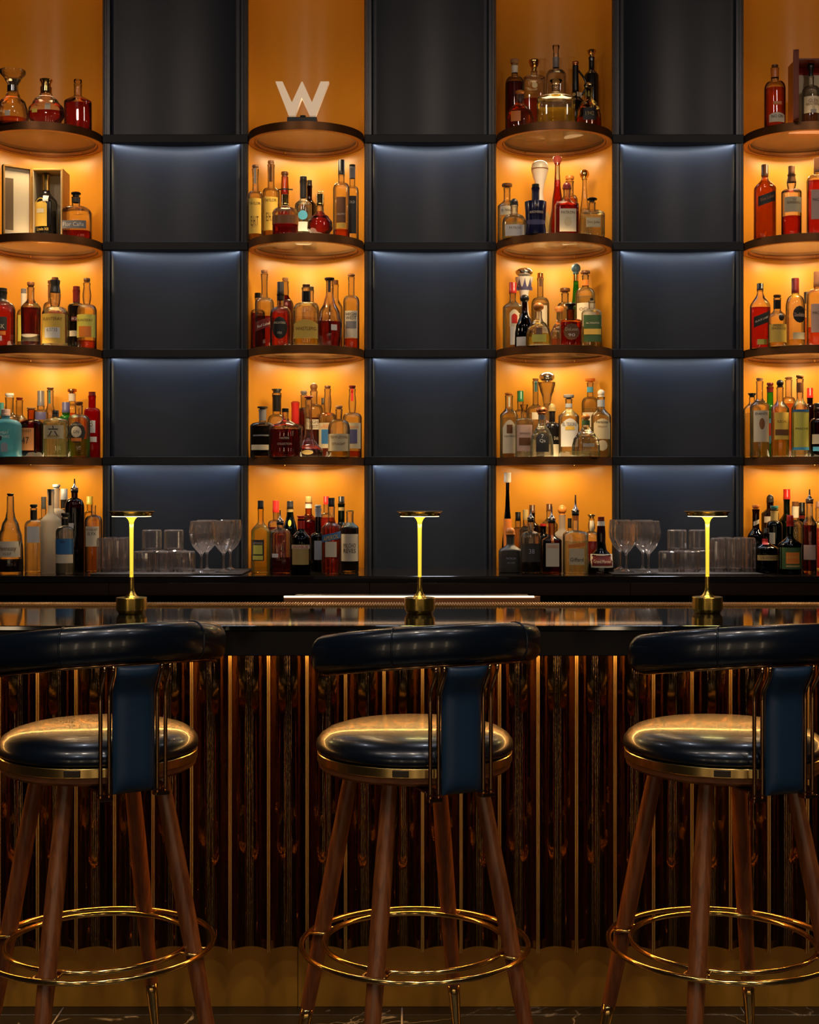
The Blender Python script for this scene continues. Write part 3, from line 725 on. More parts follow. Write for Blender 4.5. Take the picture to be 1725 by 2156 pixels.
        for (tx, ty, tw, tk, *rest) in txts:
            tv, tf, asp = text_mesh(tx); th = rest[0]*k if rest else min(tw*k/asp*1.25, (zb-za)*0.5)
            W2 = tw*k; zc_ = Z(ty); sl = (0.38*(zb-za)/(2*W)) if shp == 'd' else 0.0
            vv = []
            for a, b_ in tv:
                x = a*W2+ox; z = zc_+b_*th+sl*x; vv.append((x, front(x, z, dep+0.0012), z))
            me = mesh(vv, tf); link('lettering', me, pc(tk), lo)
    # cap
    if cap:
        kind, ck, cw = cap; r = cw/2*k; mt = cm(ck); hgt = ztop-zc; o = None; z0 = zc+0.0003
        if kind == 'c':
            pr = [(0, z0), (r*.98, z0), (r, z0+hgt*.04), (r, z0+hgt*.3), (r*.95, z0+hgt*.33), (r*.97, z0+hgt*.94), (r*.9, ztop), (0, ztop)]
        elif kind == 'k':
            pr = [(0, z0), (nr*.85, z0), (nr*.85, z0+hgt*.3), (r*.95, z0+hgt*.34), (r, z0+hgt*.45), (r, z0+hgt*.9), (r*.93, ztop), (0, ztop)]
        elif kind == 'b':
            c = (z0+ztop)/2+hgt*.04; rr = min(r, hgt*.5); pr = [(nr*.9, z0), (nr*.9, c-rr*.8)]+[(r*cos(-pi/2*.6+(pi/2*1.6)*i/9), c+rr*sin(-pi/2*.6+(pi/2*1.6)*i/9)) for i in range(10)]
        elif kind == 'd':
            pr = [(0, z0), (r*1.06, z0), (r*1.06, z0+hgt*.16), (r*.98, z0+hgt*.2)]+[(r*cos(pi/2*i/7), z0+hgt*.35+hgt*.65*sin(pi/2*i/7)) for i in range(8)]
        elif kind == 'm':
            pr = [(0, z0), (nr*.8, z0), (nr*.8, z0+hgt*.45), (r*.9, z0+hgt*.55), (r, z0+hgt*.8), (r*.8, ztop), (0, ztop)]
        elif kind == 'f':
            pr = [(0, z0), (nr*.9, z0), (nr*.9, z0+hgt*.35), (r*.7, z0+hgt*.45), (r, z0+hgt*.9), (r*.95, ztop), (0, ztop)]
        elif kind == 's':
            pr = [(0, z0), (nr*1.25, z0), (nr*1.25, z0+hgt*.10), (nr*.85, z0+hgt*.14), (nr*.7, z0+hgt*.24), (0.0042, z0+hgt*.36), (0.0032, z0+hgt*.7), (0.0026, ztop), (0, ztop)]
        me = recalc(lathe(pr, 24, cap=False)); sharp(me, 40)
        for p in me.polygons: p.use_smooth = True
        o = link('pour_spout' if kind == 's' else 'cap', me, METC['S'] if kind == 's' else mt, t)
        if kind == 's':
            link('collar', recalc(lathe([(0, z0-0.014), (nr*1.16, z0-0.014), (nr*1.2, z0-0.0002), (0, z0-0.0002)], 20)), cm(ck), o, True)
        if 'cap_tilt' in opt:
            pass
    # neck sleeve: foil between two pixel heights
    for (y0, y1, kk) in opt.get('sleeve', []):
        za, zb = Z(y1), min(Z(y0), zc-0.0003)
        me = recalc(lathe([(rad(za+(zb-za)*i/5)+0.0007, za+(zb-za)*i/5) for i in range(6)], 24, cap=False))
        for p in me.polygons: p.use_smooth = True
        link('neck_sleeve', me, cm(kk), t)
    if 'strip' in opt:
        y0, y1, w_, kk = opt['strip']; za, zb = Z(y1), min(Z(y0), zc)
        v, f = [], []
        for i in range(9):
            z = za+(zb-za)*i/8; r = rad(z)
            for s_ in (-1, 1): v.append((s_*w_/2*k, front(min(w_/2*k, r*.9), z, 0.0012), z))
        for i in range(8): f.append((2*i, 2*i+1, 2*i+3, 2*i+2))
        link('seal_strip', mesh(v, f), pc(kk), t)
    if opt.get('handle'):
        L = [(hw*0.22+0.022*sin(pi*i/12)*1.5, 0, zc*0.93-(zc*0.40)*i/12) for i in range(13)]
        link('handle', tube(L, 0.0045, 8), GC[gl], t, True)
    if opt.get('band'):
        y0, y1, kk = opt['band']; za, zb = Z(y1), Z(y0)
        me = stack([za, za+(zb-za)*.5, zb], 1.0, 0.0008, True); link('band', me, cm(kk), t)
    if opt.get('horse'):
        z = ztop; 
        L = [join([recalc(lathe([(0, 0), (0.0035, 0.001), (0.004, 0.004), (0, 0.006)], 10)), tube([(-.011, 0, .007), (-.006, 0, .0095), (.004, 0, .0090), (.010, 0, .012)], .003, 8, radii=[.0015, .0032, .003, .0016]),
              tube([(.010, 0, .012), (.014, 0, .0105)], .0014, 6), tube([(-.006, .001, .008), (-.012, .001, .002)], .0011, 6), tube([(.004, -.001, .008), (.011, -.001, .003)], .0011, 6), tube([(.003, .001, .008), (.005, .001, .001)], .0011, 6), tube([(-.005, -.001, .008), (-.004, -.001, .001)], .0011, 6)])]
        o = link('horse_figure', L[0], GOLD, t, True); o.location = (0, 0, z)
    BN[0] += 1
    return t
def place_row(cell, ni, base, shelf_txt, counter=False):
    """cell: list of (depth offset, spec). Bottles that would touch are pushed apart in depth, never across."""
    items = []
    for dy, sp_ in cell:
        items.append([dy, sp_])
    nx_ = NX[ni]
    for it in range(80):
        moved = False
        for i in range(len(items)):
            for j in range(i+1, len(items)):
                (da, a), (db, b_) = items[i], items[j]
                Da, Db = WY+da, WY+db
                xa, xb = PX(a[0], Da), PX(b_[0], Db)
                ha, hb = a[1]/2*Da/F, b_[1]/2*Db/F
                ga = ha*a[11].get('dr', 1.0 if a[11].get('sq', 2) <= 2 else .8); gb = hb*b_[11].get('dr', 1.0 if b_[11].get('sq', 2) <= 2 else .8)
                t_ = abs(xa-xb)/(ha+hb+0.003)
                if t_ >= 1: continue
                e = 4 if max(a[11].get('sq', 2), b_[11].get('sq', 2)) > 2 else 2
                need = (ga+gb+0.003)*(1-t_**e)**(1.0/e)
                if abs(da-db) < need:
                    s_ = 1 if da > db or (da == db and i > j) else -1
                    mv = (need-abs(da-db))/2+0.0005
                    items[i][0] += s_*mv; items[j][0] -= s_*mv; moved = True
        for q in items:
            sp_ = q[1]; D = WY+q[0]; x = PX(sp_[0], D)-nx_; h_ = sp_[1]/2*D/F
            g_ = h_*sp_[11].get('dr', 1.0 if sp_[11].get('sq', 2) <= 2 else .8)
            if counter:
                q[0] = max(-0.42, q[0])
                if q[0]+g_ > -0.005 :
                    m_ = sqrt(max(0.0, 0.238**2-min(abs(x)+h_*0.5, .23)**2))
                    q[0] = min(q[0], m_-g_*0.9) if abs(x)+h_ < 0.24 else min(q[0], -g_-0.006)
            else:
                lim = sqrt(max(0.0004, 0.238**2-min(abs(x)+h_*0.6, 0.23)**2))
                if abs(x)+h_ > 0.238: q[0] = min(q[0], -g_*0.2)
                q[0] = max(-lim+0.2*g_, min(q[0], lim-g_*0.85))
        if not moved: break
    if moved: print('crowded', shelf_txt)
    for dy, sp_ in items:
        D = WY+dy; bottle(sp_, base, PX(sp_[0], D), D, shelf_txt)
# bottle tables: (depth, (centre x, width, top, cap bottom, neck bottom, shoulder, neck width, cap, glass, liquid, labels, options, description))
F_, M_, K_ = -0.15, -0.03, 0.10
A1 = [(-.16, (27, 66, 149, 149, 200, 205, 20, None, 'c', ('O', 257), [(241, 252, 11, 'c', '@-2_r')], {'p': 'decanter', 'sleeve': [(181, 193, 'S')]}, 'clear decanter with wide flared mouth')),
 (-.15, (97, 78, 168, 184, 190, 215, 22, ('f', 'D', 28), 'c', ('r', 235), [(233, 241, 12, 'Y', '@-20_r'), (221, 235, 11, 'c', '@8_r')], {'p': 'oval', 'dr': .5, 'sleeve': [(184, 198, 'D')]}, 'oval flask with gold neck and low red spirit')),
 (-.10, (164, 58, 168, 178, 200, 216, 16, ('k', 'J', 17), 'c', ('r', 218), [], {'s': 'l', 'sq': 2.6, 'dr': .6}, 'sloping decanter of dark red spirit, glass stopper'))]
A2 = [(-.20, (160, 64, 405, 416, 434, 449, 17, ('m', 'k', 21), 'c', ('r', 488), [(468, 485, 50, 's', 'r', ('Flor', 473, 20, 'w'), ('Caña', 473, 10, 'w'))], {'sq': 4, 'dr': .7, 'sleeve': [(418, 427, 'K')]}, 'squat clear square bottle, black stopper, grey label'))]
A2[0][1][10][0] = (468, 485, 52, 's', 'r', ('Flor Caña', 476, 44, 'w'))
A3 = [(-.14, (4, 56, 607, 616, 634, 655, 20, ('c', 'k', 22), 'c', ('r', 642), [(670, 698, 34, 'K', 'r', ('CASK', 690, 26, 'c')), (700, 708, 30, 'o', 'r'), (710, 720, 16, 'w', 'r')], {'sleeve': [(616, 636, 'k')]}, 'broad red bottle with black CASK label, cut by frame edge')),
 (.06, (50, 30, 608, 618, 650, 668, 11, ('c', 's', 12), 'c', ('p', 690), [(665, 720, 18, 'Y', 'r')], {'sleeve': [(618, 645, 'W')]}, 'slim bottle with pale neck and yellow-green label, behind')),
 (-.12, (65, 42, 594, 606, 628, 650, 14, ('k', 'n', 15), 'c', ('d', 649), [(705, 720, 38, 'c', 'r')], {'s': 'l', 'tp': .92}, 'dark spirit bottle with clear tall neck and pale foot band')),
 (.04, (108, 34, 591, 600, 635, 650, 13, ('k', 'n', 15), 'c', ('r', 660), [], {'sleeve': [(600, 626, 'n')]}, 'bottle with brown capsule, behind the orange-labelled one')),
 (-.13, (116, 54, 584, 590, 645, 662, 18, ('k', 'n', 14), 'c', ('p', 725), [(663, 725, 48, 'y', 'r', ('PLANTERAY', 674, 40, 'n')), (692, 714, 32, 'w', 'r', ('6.0733', 697, 22, 's'))], {'nb': .3, 'sleeve': [(590, 616, 'k')]}, 'clear bottle, black capsule, large orange label')),
 (0.0, (161, 36, 603, 612, 638, 648, 14, ('c', 'm', 15), 'c', ('x', 645), [(668, 678, 14, 'm', 'r', ('82', 673, 12, 'w')), (698, 710, 22, 'c', 'r')], {'sleeve': [(612, 637, 'm')]}, 'dark bottle with maroon wax neck')),
 (-.12, (183, 41, 586, 596, 640, 655, 14, ('k', 'n', 14), 'c', ('O', 718), [(664, 712, 39, 'Y', 'r', ('PLANTERAY', 676, 32, 'n')), (689, 711, 26, 'o', 'r')], {'nb': .3}, 'clear bottle, yellow label with orange block, right end'))]
A4 = [(-.16, (12, 62, 862, 876, 882, 896, 17, ('c', 'p', 19), 'b', ('w', 900), [(900, 950, 44, '-', 'r', ('BOMBAY', 912, 26, 'w', 6), ('SAPPHIRE', 920, 30, 'w', 6)), (932, 952, 14, 'e', '@4_a'), (919, 928, 9, 'K', '@-6_r')], {'sq': 4, 'dr': .75}, 'sky-blue square bottle, cut by frame edge')),
 (.0, (20, 40, 828, 837, 868, 880, 17, ('k', 'w', 18), 'c', ('w', 880), [], {'s': 'l'}, 'clear bottle with white stopper, behind the blue one')),
 (.1, (3, 26, 848, 876, 880, 890, 10, ('c', 't', 11), 'c', None, [], {}, 'bottle with teal neck seal at the far left')),
 (.1, (41, 34, 837, 843, 872, 886, 14, ('k', 'm', 14), 'c', ('w', 880), [], {'s': 'l'}, 'clear bottle with dark red stopper, rear')),
 (-.15, (66, 50, 858, 863, 882, 896, 16, ('k', 'A', 18), 'a', ('d', 885), [(902, 949, 35, 'N', '@-6_r', ('MONKEY', 908, 26, 'k'), ('47', 928, 16, 'k', 14))], {}, 'brown apothecary bottle with copper-coloured label')),
 (.09, (86, 30, 823, 855, 862, 875, 15, ('c', 's', 15), 'c', ('w', 880), [(868, 884, 26, 'u', 'r')], {}, 'bottle with tall grey capsule, rear')),
 (.12, (106, 28, 816, 822, 850, 880, 13, ('k', 'n', 14), 'c', ('w', 880), [], {'s': 'l', 'strip': (822, 850, 5, 't')}, 'tall clear bottle with teal seal strip')),
 (-.16, (117, 50, 864, 878, 881, 890, 15, ('c', 'k', 14), 'c', ('p', 890), [(896, 924, 42, 'l', 'r', ('六', 908, 20, 'k', 22)), (917, 921, 26, 'h', 'r')], {'sq': 3.2, 'dr': .8}, 'clear faceted bottle with pale brush-stroke label')),
 (.0, (139, 32, 847, 869, 874, 890, 16, ('c', 'u', 17), 'g', ('g', 880), [], {}, 'green bottle with navy capsule')),
 (.1, (152, 34, 819, 829, 850, 868, 14, ('k', 'C', 19), 'c', ('o', 870), [], {'sleeve': [(829, 845, 'W')]}, 'bottle with copper stopper and white neck paper')),
 (-.15, (166, 47, 846, 854, 872, 888, 16, ('k', 'n', 17), 'c', ('g', 925), [(889, 934, 36, 'K', 'o', ('PLYMOUTH', 895, 22, 'c')), (898, 922, 22, 'c', 'o', ('GIN', 910, 12, 'k')), (923, 930, 22, 'o', 'r')], {}, 'clear bottle with round orange and cream crest label')),
 (-.02, (194, 34, 825, 834, 858, 868, 15, ('c', 'm', 15), 'r', None, [(886, 912, 16, 'w', '@2_r', ('B', 892, 7, 's')), (920, 931, 13, 'w', '@6_r')], {}, 'bright red bottle with small white tags, right end'))]
A5 = [(-.34, (22, 54, 1039, 1045, 1078, 1125, 13, ('k', 'k', 14), 'c', ('x', 1178), [(1139, 1172, 48, 'c', 'r', ('Hennessy', 1155, 36, 'n', 13), ('V.S.O.P', 1165, 18, 'n'))], {'p': 'dome'}, 'sloping clear cognac bottle with cream label')),
 (-.28, (71, 36, 1062, 1070, 1094, 1106, 13, ('k', 'k', 15), 'c', ('w', 1110), [(1108, 1142, 26, 'w', '@3_r')], {'sq': 4, 'dr': .8, 'sleeve': [(1074, 1094, 'k')]}, 'square clear bottle with black neck band')),
 (-.05, (92, 30, 1046, 1072, 1090, 1102, 11, ('c', 'K', 11), 'c', ('w', 1100), [], {}, 'bottle with tall black cap, rear')),
 (-.30, (107, 42, 1030, 1036, 1078, 1098, 14, ('c', 'e', 15), 'f', None, [(1030, 1064, 6, 'K', 'r')], {'s': 'l'}, 'frosted pale bottle with dark seal strip')),
 (-.12, (119, 38, 1020, 1029, 1070, 1085, 13, ('k', 'e', 16), 'f', None, [], {}, 'frosted bottle with grey stopper, rear')),
 (-.05, (135, 34, 1029, 1052, 1072, 1088, 14, ('c', 'e', 15), 'c', ('d', 1080), [(1052, 1070, 14, 'k', 'r')], {}, 'dark bottle with silver foil capsule, rear')),
 (-.40, (137, 39, 1080, 1089, 1108, 1122, 14, ('k', 'k', 16), 'c', ('w', 1185), [(1134, 1166, 38, 'b', 'r', ('GIN', 1140, 10, 'K')), (1167, 1185, 37, 'c', 'r')], {'sleeve': [(1092, 1106, 'k')]}, 'small clear bottle with blue label, front')),
 (-.22, (157, 40, 1008, 1030, 1048, 1068, 13, ('s', 'k', 16), 'd', ('x', 1070), [(1101, 1112, 12, 'w', '@-3_r'), (1118, 1124, 10, 's', '@0_r')], {}, 'tall dark bottle with steel pouring spout')),
 (.02, (189, 28, 1045, 1062, 1076, 1090, 12, ('c', 'Y', 14), 'y', ('y', 1100), [], {}, 'yellow-capped bottle against the post')),
 (-.24, (197, 36, 1062, 1064, 1084, 1098, 10, None, 'c', ('y', 1152), [(1108, 1150, 28, 'c', 'r', ('BOUQUET', 1115, 24, 'n'), ('ELYX', 1123, 18, 'K', 6))], {}, 'golden spirit bottle with cream label beside the tumblers'))]
B2 = [(-.06, (538, 30, 348, 356, 402, 413, 13, ('k', 'n', 14), 'c', ('y', 440), [(420, 494, 26, 'y', 'r', ('TAYLOR', 431, 24, 'k')), (458, 480, 18, 'y', 'r', ('E.H.T', 468, 16, 'n', 20))], {'nb': -.1, 'strip': (356, 388, 5, 's')}, 'slim bottle with yellow TAYLOR label, left edge')),
 (.03, (571, 36, 339, 347, 395, 406, 14, ('k', 'N', 14), 'c', ('y', 430), [(418, 488, 30, 'y', 'r', ('TAYLOR', 425, 26, 'k')), (445, 475, 20, 'y', 'r', ('E.H.T', 460, 16, 'n', 18))], {'strip': (345, 384, 8, 'N')}, 'taller bottle with yellow TAYLOR label, second from left')),
 (.10, (600, 52, 362, 372, 398, 420, 13, ('k', 'n', 15), 'a', ('O', 400), [(398, 401, 30, 'k', '@2_r'), (421, 430, 9, 'Y', 'r')], {'p': 'bell'}, 'amber bell-shaped bottle with black ribbon')),
 (-.17, (601, 54, 410, 434, 436, 450, 17, ('c', 'D', 17), 'c', ('r', 474), [], {'sq': 3, 'dr': .75, 'band': (456, 474, 'N')}, 'squat decanter with gold neck and glowing low spirit')),
 (.0, (639, 36, 372, 381, 418, 432, 14, ('c', 'k', 15), 'c', ('w', 440), [(446, 466, 20, 'B', 'o'), (470, 490, 24, 'w', 'r')], {'s': 'l', 'sleeve': [(381, 417, 'k')]}, 'black-necked bottle with blue round medal')),
 (.12, (652, 30, 380, 392, 418, 434, 11, ('c', 'K', 11), 'd', None, [], {'s': 'l'}, 'dark slim bottle hidden behind the black-necked one')),
 (-.16, (674, 54, 409, 434, 437, 450, 14, ('c', 'D', 17), 'c', ('r', 446), [], {'p': 'ball', 'dr': .85, 'horse': 1}, 'round red bottle with gold horse stopper')),
 (-.10, (719, 35, 337, 369, 384, 400, 13, ('c', 'k', 14), 'c', ('O', 485), [(418, 472, 20, 'n', 'r', ('CALUMET', 454, 18, 'c')), (473, 483, 18, 'y', 'r')], {}, 'tall clear bottle with long black capsule')),
 (-.05, (742, 27, 347, 352, 392, 404, 12, ('k', 'k', 13), 'c', None, [(415, 494, 18, 'K', 'r', ('OLD', 428, 12, 'w'))], {'sleeve': [(352, 376, 's')]}, 'slim clear bottle with dark etched front, right edge'))]
B3 = [(-.02, (557, 40, 569, 577, 626, 640, 14, ('k', 'N', 14), 'c', ('r', 667), [(668, 700, 38, 'm', 'd', ('Red Label', 686, 26, 'w'))], {'nb': -.1}, 'clear-necked bottle with red spirit and slanted label')),
 (.07, (543, 30, 617, 628, 650, 662, 12, ('c', 'k', 14), 'c', ('d', 660), [], {}, 'dark low bottle behind the far-left one')),
 (-.15, (591, 44, 594, 620, 645, 664, 15, ('c', 'k', 15), 'c', ('r', 646), [(669, 716, 32, 'k', 'o', ('MICHTERS', 682, 24, 'c'), ('1753', 703, 9, 'c'))], {'sleeve': [(620, 632, 'k')]}, 'red bottle with black oval label')),
 (.09, (601, 36, 585, 593, 628, 648, 13, ('k', 'A', 13), 'c', ('d', 622), [(655, 675, 22, 'y', 'r'), (700, 725, 26, 'c', 'r')], {'nb': .15}, 'wood-capped brown bottle behind the oval-label one')),
 (-.17, (645, 54, 599, 606, 636, 652, 18, ('k', 'n', 16), 'c', ('y', 712), [(675, 714, 50, 'y', 'a', ('WHISTLEPIG', 694, 44, 'n'))], {'sq': 2.4, 'sleeve': [(614, 634, 'k')]}, 'squat clear bottle with arched yellow label')),
 (.08, (654, 36, 604, 613, 636, 652, 14, ('c', 'K', 15), 'c', ('y', 670), [], {}, 'black-capped bottle behind the squat one')),
 (-.14, (694, 54, 585, 592, 622, 660, 20, ('k', 'k', 21), 'c', ('r', 678), [(686, 698, 12, 'w', '@11_r')], {'p': 'teardrop', 'strip': (592, 616, 6, 'k')}, 'teardrop bottle, black cap, red spirit below the waist')),
 (.06, (707, 30, 590, 600, 628, 650, 12, ('c', 'n', 12), 'c', ('r', 680), [], {'s': 'l'}, 'clear-necked bottle behind the teardrop one')),
 (-.06, (740, 34, 576, 584, 622, 636, 13, ('b', 'N', 16), 'c', ('O', 714), [(656, 713, 26, 'c', 'r', ('HIGH', 663, 22, 'k', 7), ('WEST', 671, 22, 'k', 7)), (678, 693, 22, 's', 'r')], {}, 'clear bottle with cream HIGH WEST label, right end'))]
B4 = [(-.12, (553, 52, 856, 862, 888, 898, 15, ('k', 'K', 22), 'c', ('x', 897), [(916, 919, 36, 's', 'r'), (937, 948, 44, 'c', 'r')], {'sleeve': [(862, 886, 's')]}, 'round-shouldered near-black bottle, left end')),
 (.06, (583, 40, 819, 828, 872, 890, 18, ('f', 'K', 23), 'c', ('d', 900), [], {'sleeve': [(832, 866, 'k')]}, 'bottle with tall black neck and metal stopper')),
 (-.17, (601, 70, 860, 868, 880, 902, 13, ('c', 'k', 15), 'c', ('r', 904), [(904, 950, 44, '-', 'r', ('MASTERS', 923, 20, 'c'), ('COLLECTION', 935, 30, 'c'))], {'sq': 2.6, 'dr': .6, 's': 'l', 'lb': .004}, 'broad red flask standing at the front')),
 (.10, (622, 38, 845, 847, 892, 902, 16, ('c', 'r', 14), 'c', ('r', 895), [], {'sleeve': [(848, 892, 'r')]}, 'bottle with long red wax neck')),
 (.12, (640, 34, 823, 832, 858, 872, 13, ('k', 's', 14), 'c', ('d', 860), [], {}, 'grey-capped bottle at the back')),
 (-.12, (650, 62, 834, 842, 908, 930, 14, ('m', 'm', 19), 'c', ('d', 925), [(948, 958, 24, 'h', '@0_o')], {'p': 'flare'}, 'low broad flask with long narrow neck')),
 (.13, (661, 40, 806, 824, 850, 866, 15, ('b', 'N', 16), 'c', ('d', 880), [(884, 905, 24, 'c', 'r', ('HIGH', 889, 20, 'k'), ('WEST', 899, 20, 'k'))], {}, 'tall bottle with wooden ball stopper, rear')),
 (.14, (681, 30, 838, 852, 868, 880, 9, ('c', 'K', 9), 'c', None, [], {}, 'thin black-capped bottle, rear')),
 (-.02, (690, 38, 812, 819, 868, 880, 13, ('k', 'n', 13), 'c', ('O', 940), [(891, 944, 36, 'l', 'r', ('DOUBLE', 896, 18, 'o'), ('AMADOR', 900, 28, 'o', 5)), (905, 935, 24, 'b', 'r')], {'nb': .25}, 'clear bottle with orange-lettered picture label')),
 (-.16, (714, 46, 854, 862, 882, 902, 14, ('k', 'A', 15), 'c', ('y', 950), [(914, 950, 45, 'l', 'r', ('TEMPLETON', 921, 36, 'n'), ('STRAIGHT', 935, 28, 'n'))], {'sq': 2.2}, 'squat clear bottle with cream label and cork')),
 (-.05, (742, 40, 812, 819, 868, 880, 13, ('k', 'm', 14), 'c', ('O', 950), [(891, 945, 36, 'l', 'r', ('AMADOR', 900, 30, 'o', 5)), (905, 934, 22, 'u', 'r')], {'nb': .25, 'strip': (818, 845, 5, 'R')}, 'clear bottle with red strip seal, right end'))]
B5 = [(-.34, (549, 40, 1054, 1072, 1096, 1120, 12, ('c', 'k', 13), 'y', ('p', 1110), [(1136, 1180, 26, 'K', '@-4_r', ('LIMONCE', 1143, 20, 'c')), (1147, 1166, 20, 'Y', '@-4_r'), (1169, 1178, 22, 'Y', '@-4_r')], {'s': 'l'}, 'pale bottle with yellow and black label, left end')),
 (-.05, (581, 34, 1054, 1079, 1094, 1104, 12, ('c', 'R', 14), 'c', ('d', 1110), [], {}, 'red-capped bottle behind, second from left')),
 (-.36, (590, 44, 1074, 1098, 1112, 1126, 13, ('s', 'k', 14), 'c', ('d', 1174), [(1165, 1173, 13, 'w', '@-9_r')], {'sq': 2.6}, 'clear bottle with spout and low brown spirit')),
 (-.12, (611, 32, 1055, 1071, 1078, 1125, 14, ('c', 'k', 14), 'G', ('g', 1110), [(1094, 1108, 7, 'Y', 'o')], {'s': 'l', 'sleeve': [(1072, 1078, 'h')]}, 'dark green bottle with gold neck ring')),
 (-.40, (634, 42, 1086, 1093, 1113, 1136, 14, ('f', 'R', 18), 'd', ('x', 1118), [(1146, 1188, 35, 'h', 'r'), (1147, 1155, 38, 'c', 'r', ('DRAMBUIE', 1151, 32, 'r', 6))], {'s': 'l', 'sleeve': [(1096, 1113, 'r')]}, 'black bottle with red neck and gold label, front')),
 (-.06, (650, 42, 1045, 1058, 1080, 1100, 14, ('c', 'h', 14), 'a', ('d', 1095), [], {'s': 'l', 'sleeve': [(1060, 1070, 'W')]}, 'brown bottle with gold cap and white collar')),
 (-.22, (670, 34, 1063, 1070, 1120, 1132, 12, ('k', 'e', 13), 'd', ('x', 1130), [(1138, 1178, 18, 'e', '@2_r')], {'sleeve': [(1070, 1088, 'e')]}, 'dark bottle with grey label, half hidden')),
 (-.02, (687, 30, 1045, 1062, 1080, 1095, 11, ('c', 'R', 12), 'c', ('r', 1090), [], {}, 'red-capped bottle behind, right of centre')),
 (-.40, (698, 41, 1048, 1067, 1096, 1112, 14, ('c', 'k', 14), 'c', ('O', 1090), [(1140, 1172, 24, 'c', 'r'), (1118, 1142, 39, 'b', 'd', ('APEROL', 1131, 32, 'y', 9))], {'s': 'l'}, 'orange-red bottle with slanted navy APEROL band')),
 (-.05, (719, 32, 1045, 1060, 1098, 1112, 14, ('c', 'k', 13), 'G', ('g', 1100), [(1068, 1075, 12, 'h', 'r')], {'s': 'l'}, 'dark green bottle with silver-topped cap, rear')),
 (-.26, (737, 37, 1074, 1077, 1098, 1112, 15, ('k', 'h', 15), 'c', ('x', 1102), [(1124, 1181, 35, 'c', 'r', ('MILCHO', 1148, 26, 'k', 9), ('REVES', 1159, 26, 'k', 9))], {'s': 'l'}, 'dark bottle with ornate cream label, right end'))]
C1 = [(.02, (1084, 40, 125, 138, 160, 180, 13, ('k', 'A', 18), 'c', ('d', 175), [], {'sleeve': [(139, 154, 'W')]}, 'dark amber bottle with wooden stopper, rear left')),
 (.06, (1125, 46, 127, 151, 160, 166, 13, ('f', 'D', 24), 'c', ('O', 210), [(178, 190, 12, 'l', 'o')], {'sq': 4, 'dr': .7}, 'ornate clear square bottle with gold stopper')),
 (-.10, (1095, 60, 190, 200, 212, 236, 15, ('b', 'Q', 19), 'c', ('O', 222), [(238, 260, 20, 'o', '@-10_r')], {'p': 'dome', 'dr': .7}, 'round bottle of glowing orange spirit, front left')),
 (.12, (1171, 42, 96, 122, 146, 160, 13, ('f', 'J', 15), 'c', ('w', 200), [], {'sq': 3, 'sleeve': [(121, 143, 's')]}, 'tall crystal bottle with long glass stopper')),
 (-.185, (1171, 80, 169, 180, 194, 208, 17, ('f', 'J', 27), 'c', ('y', 230), [(220, 227, 26, '-', 'r', ('PATRON', 224, 25, 'n', 6))], {'sq': 3.4, 'dr': .45, 's': 'l'}, 'broad clear flask with flat glass stopper, front centre')),
 (.02, (1212, 54, 130, 138, 172, 196, 13, ('k', 'C', 14), 'k', None, [(195, 206, 12, 'c', '@8_r'), (197, 205, 8, 'h', '@-4_o')], {'p': 'jug', 'handle': 1}, 'black jug-shaped bottle with loop handle')),
 (.05, (1246, 30, 106, 121, 146, 160, 12, ('f', 'D', 20), 'k', None, [], {'s': 'l'}, 'tall black bottle with faceted gold stopper')),
 (-.12, (1240, 54, 174, 187, 208, 226, 16, ('b', 'J', 21), 'y', ('O', 249), [(230, 257, 27, 'k', 'r', ('1942', 243, 18, 'h'))], {'p': 'dome', 'dr': .7}, 'round bottle with black shield label, front right'))]
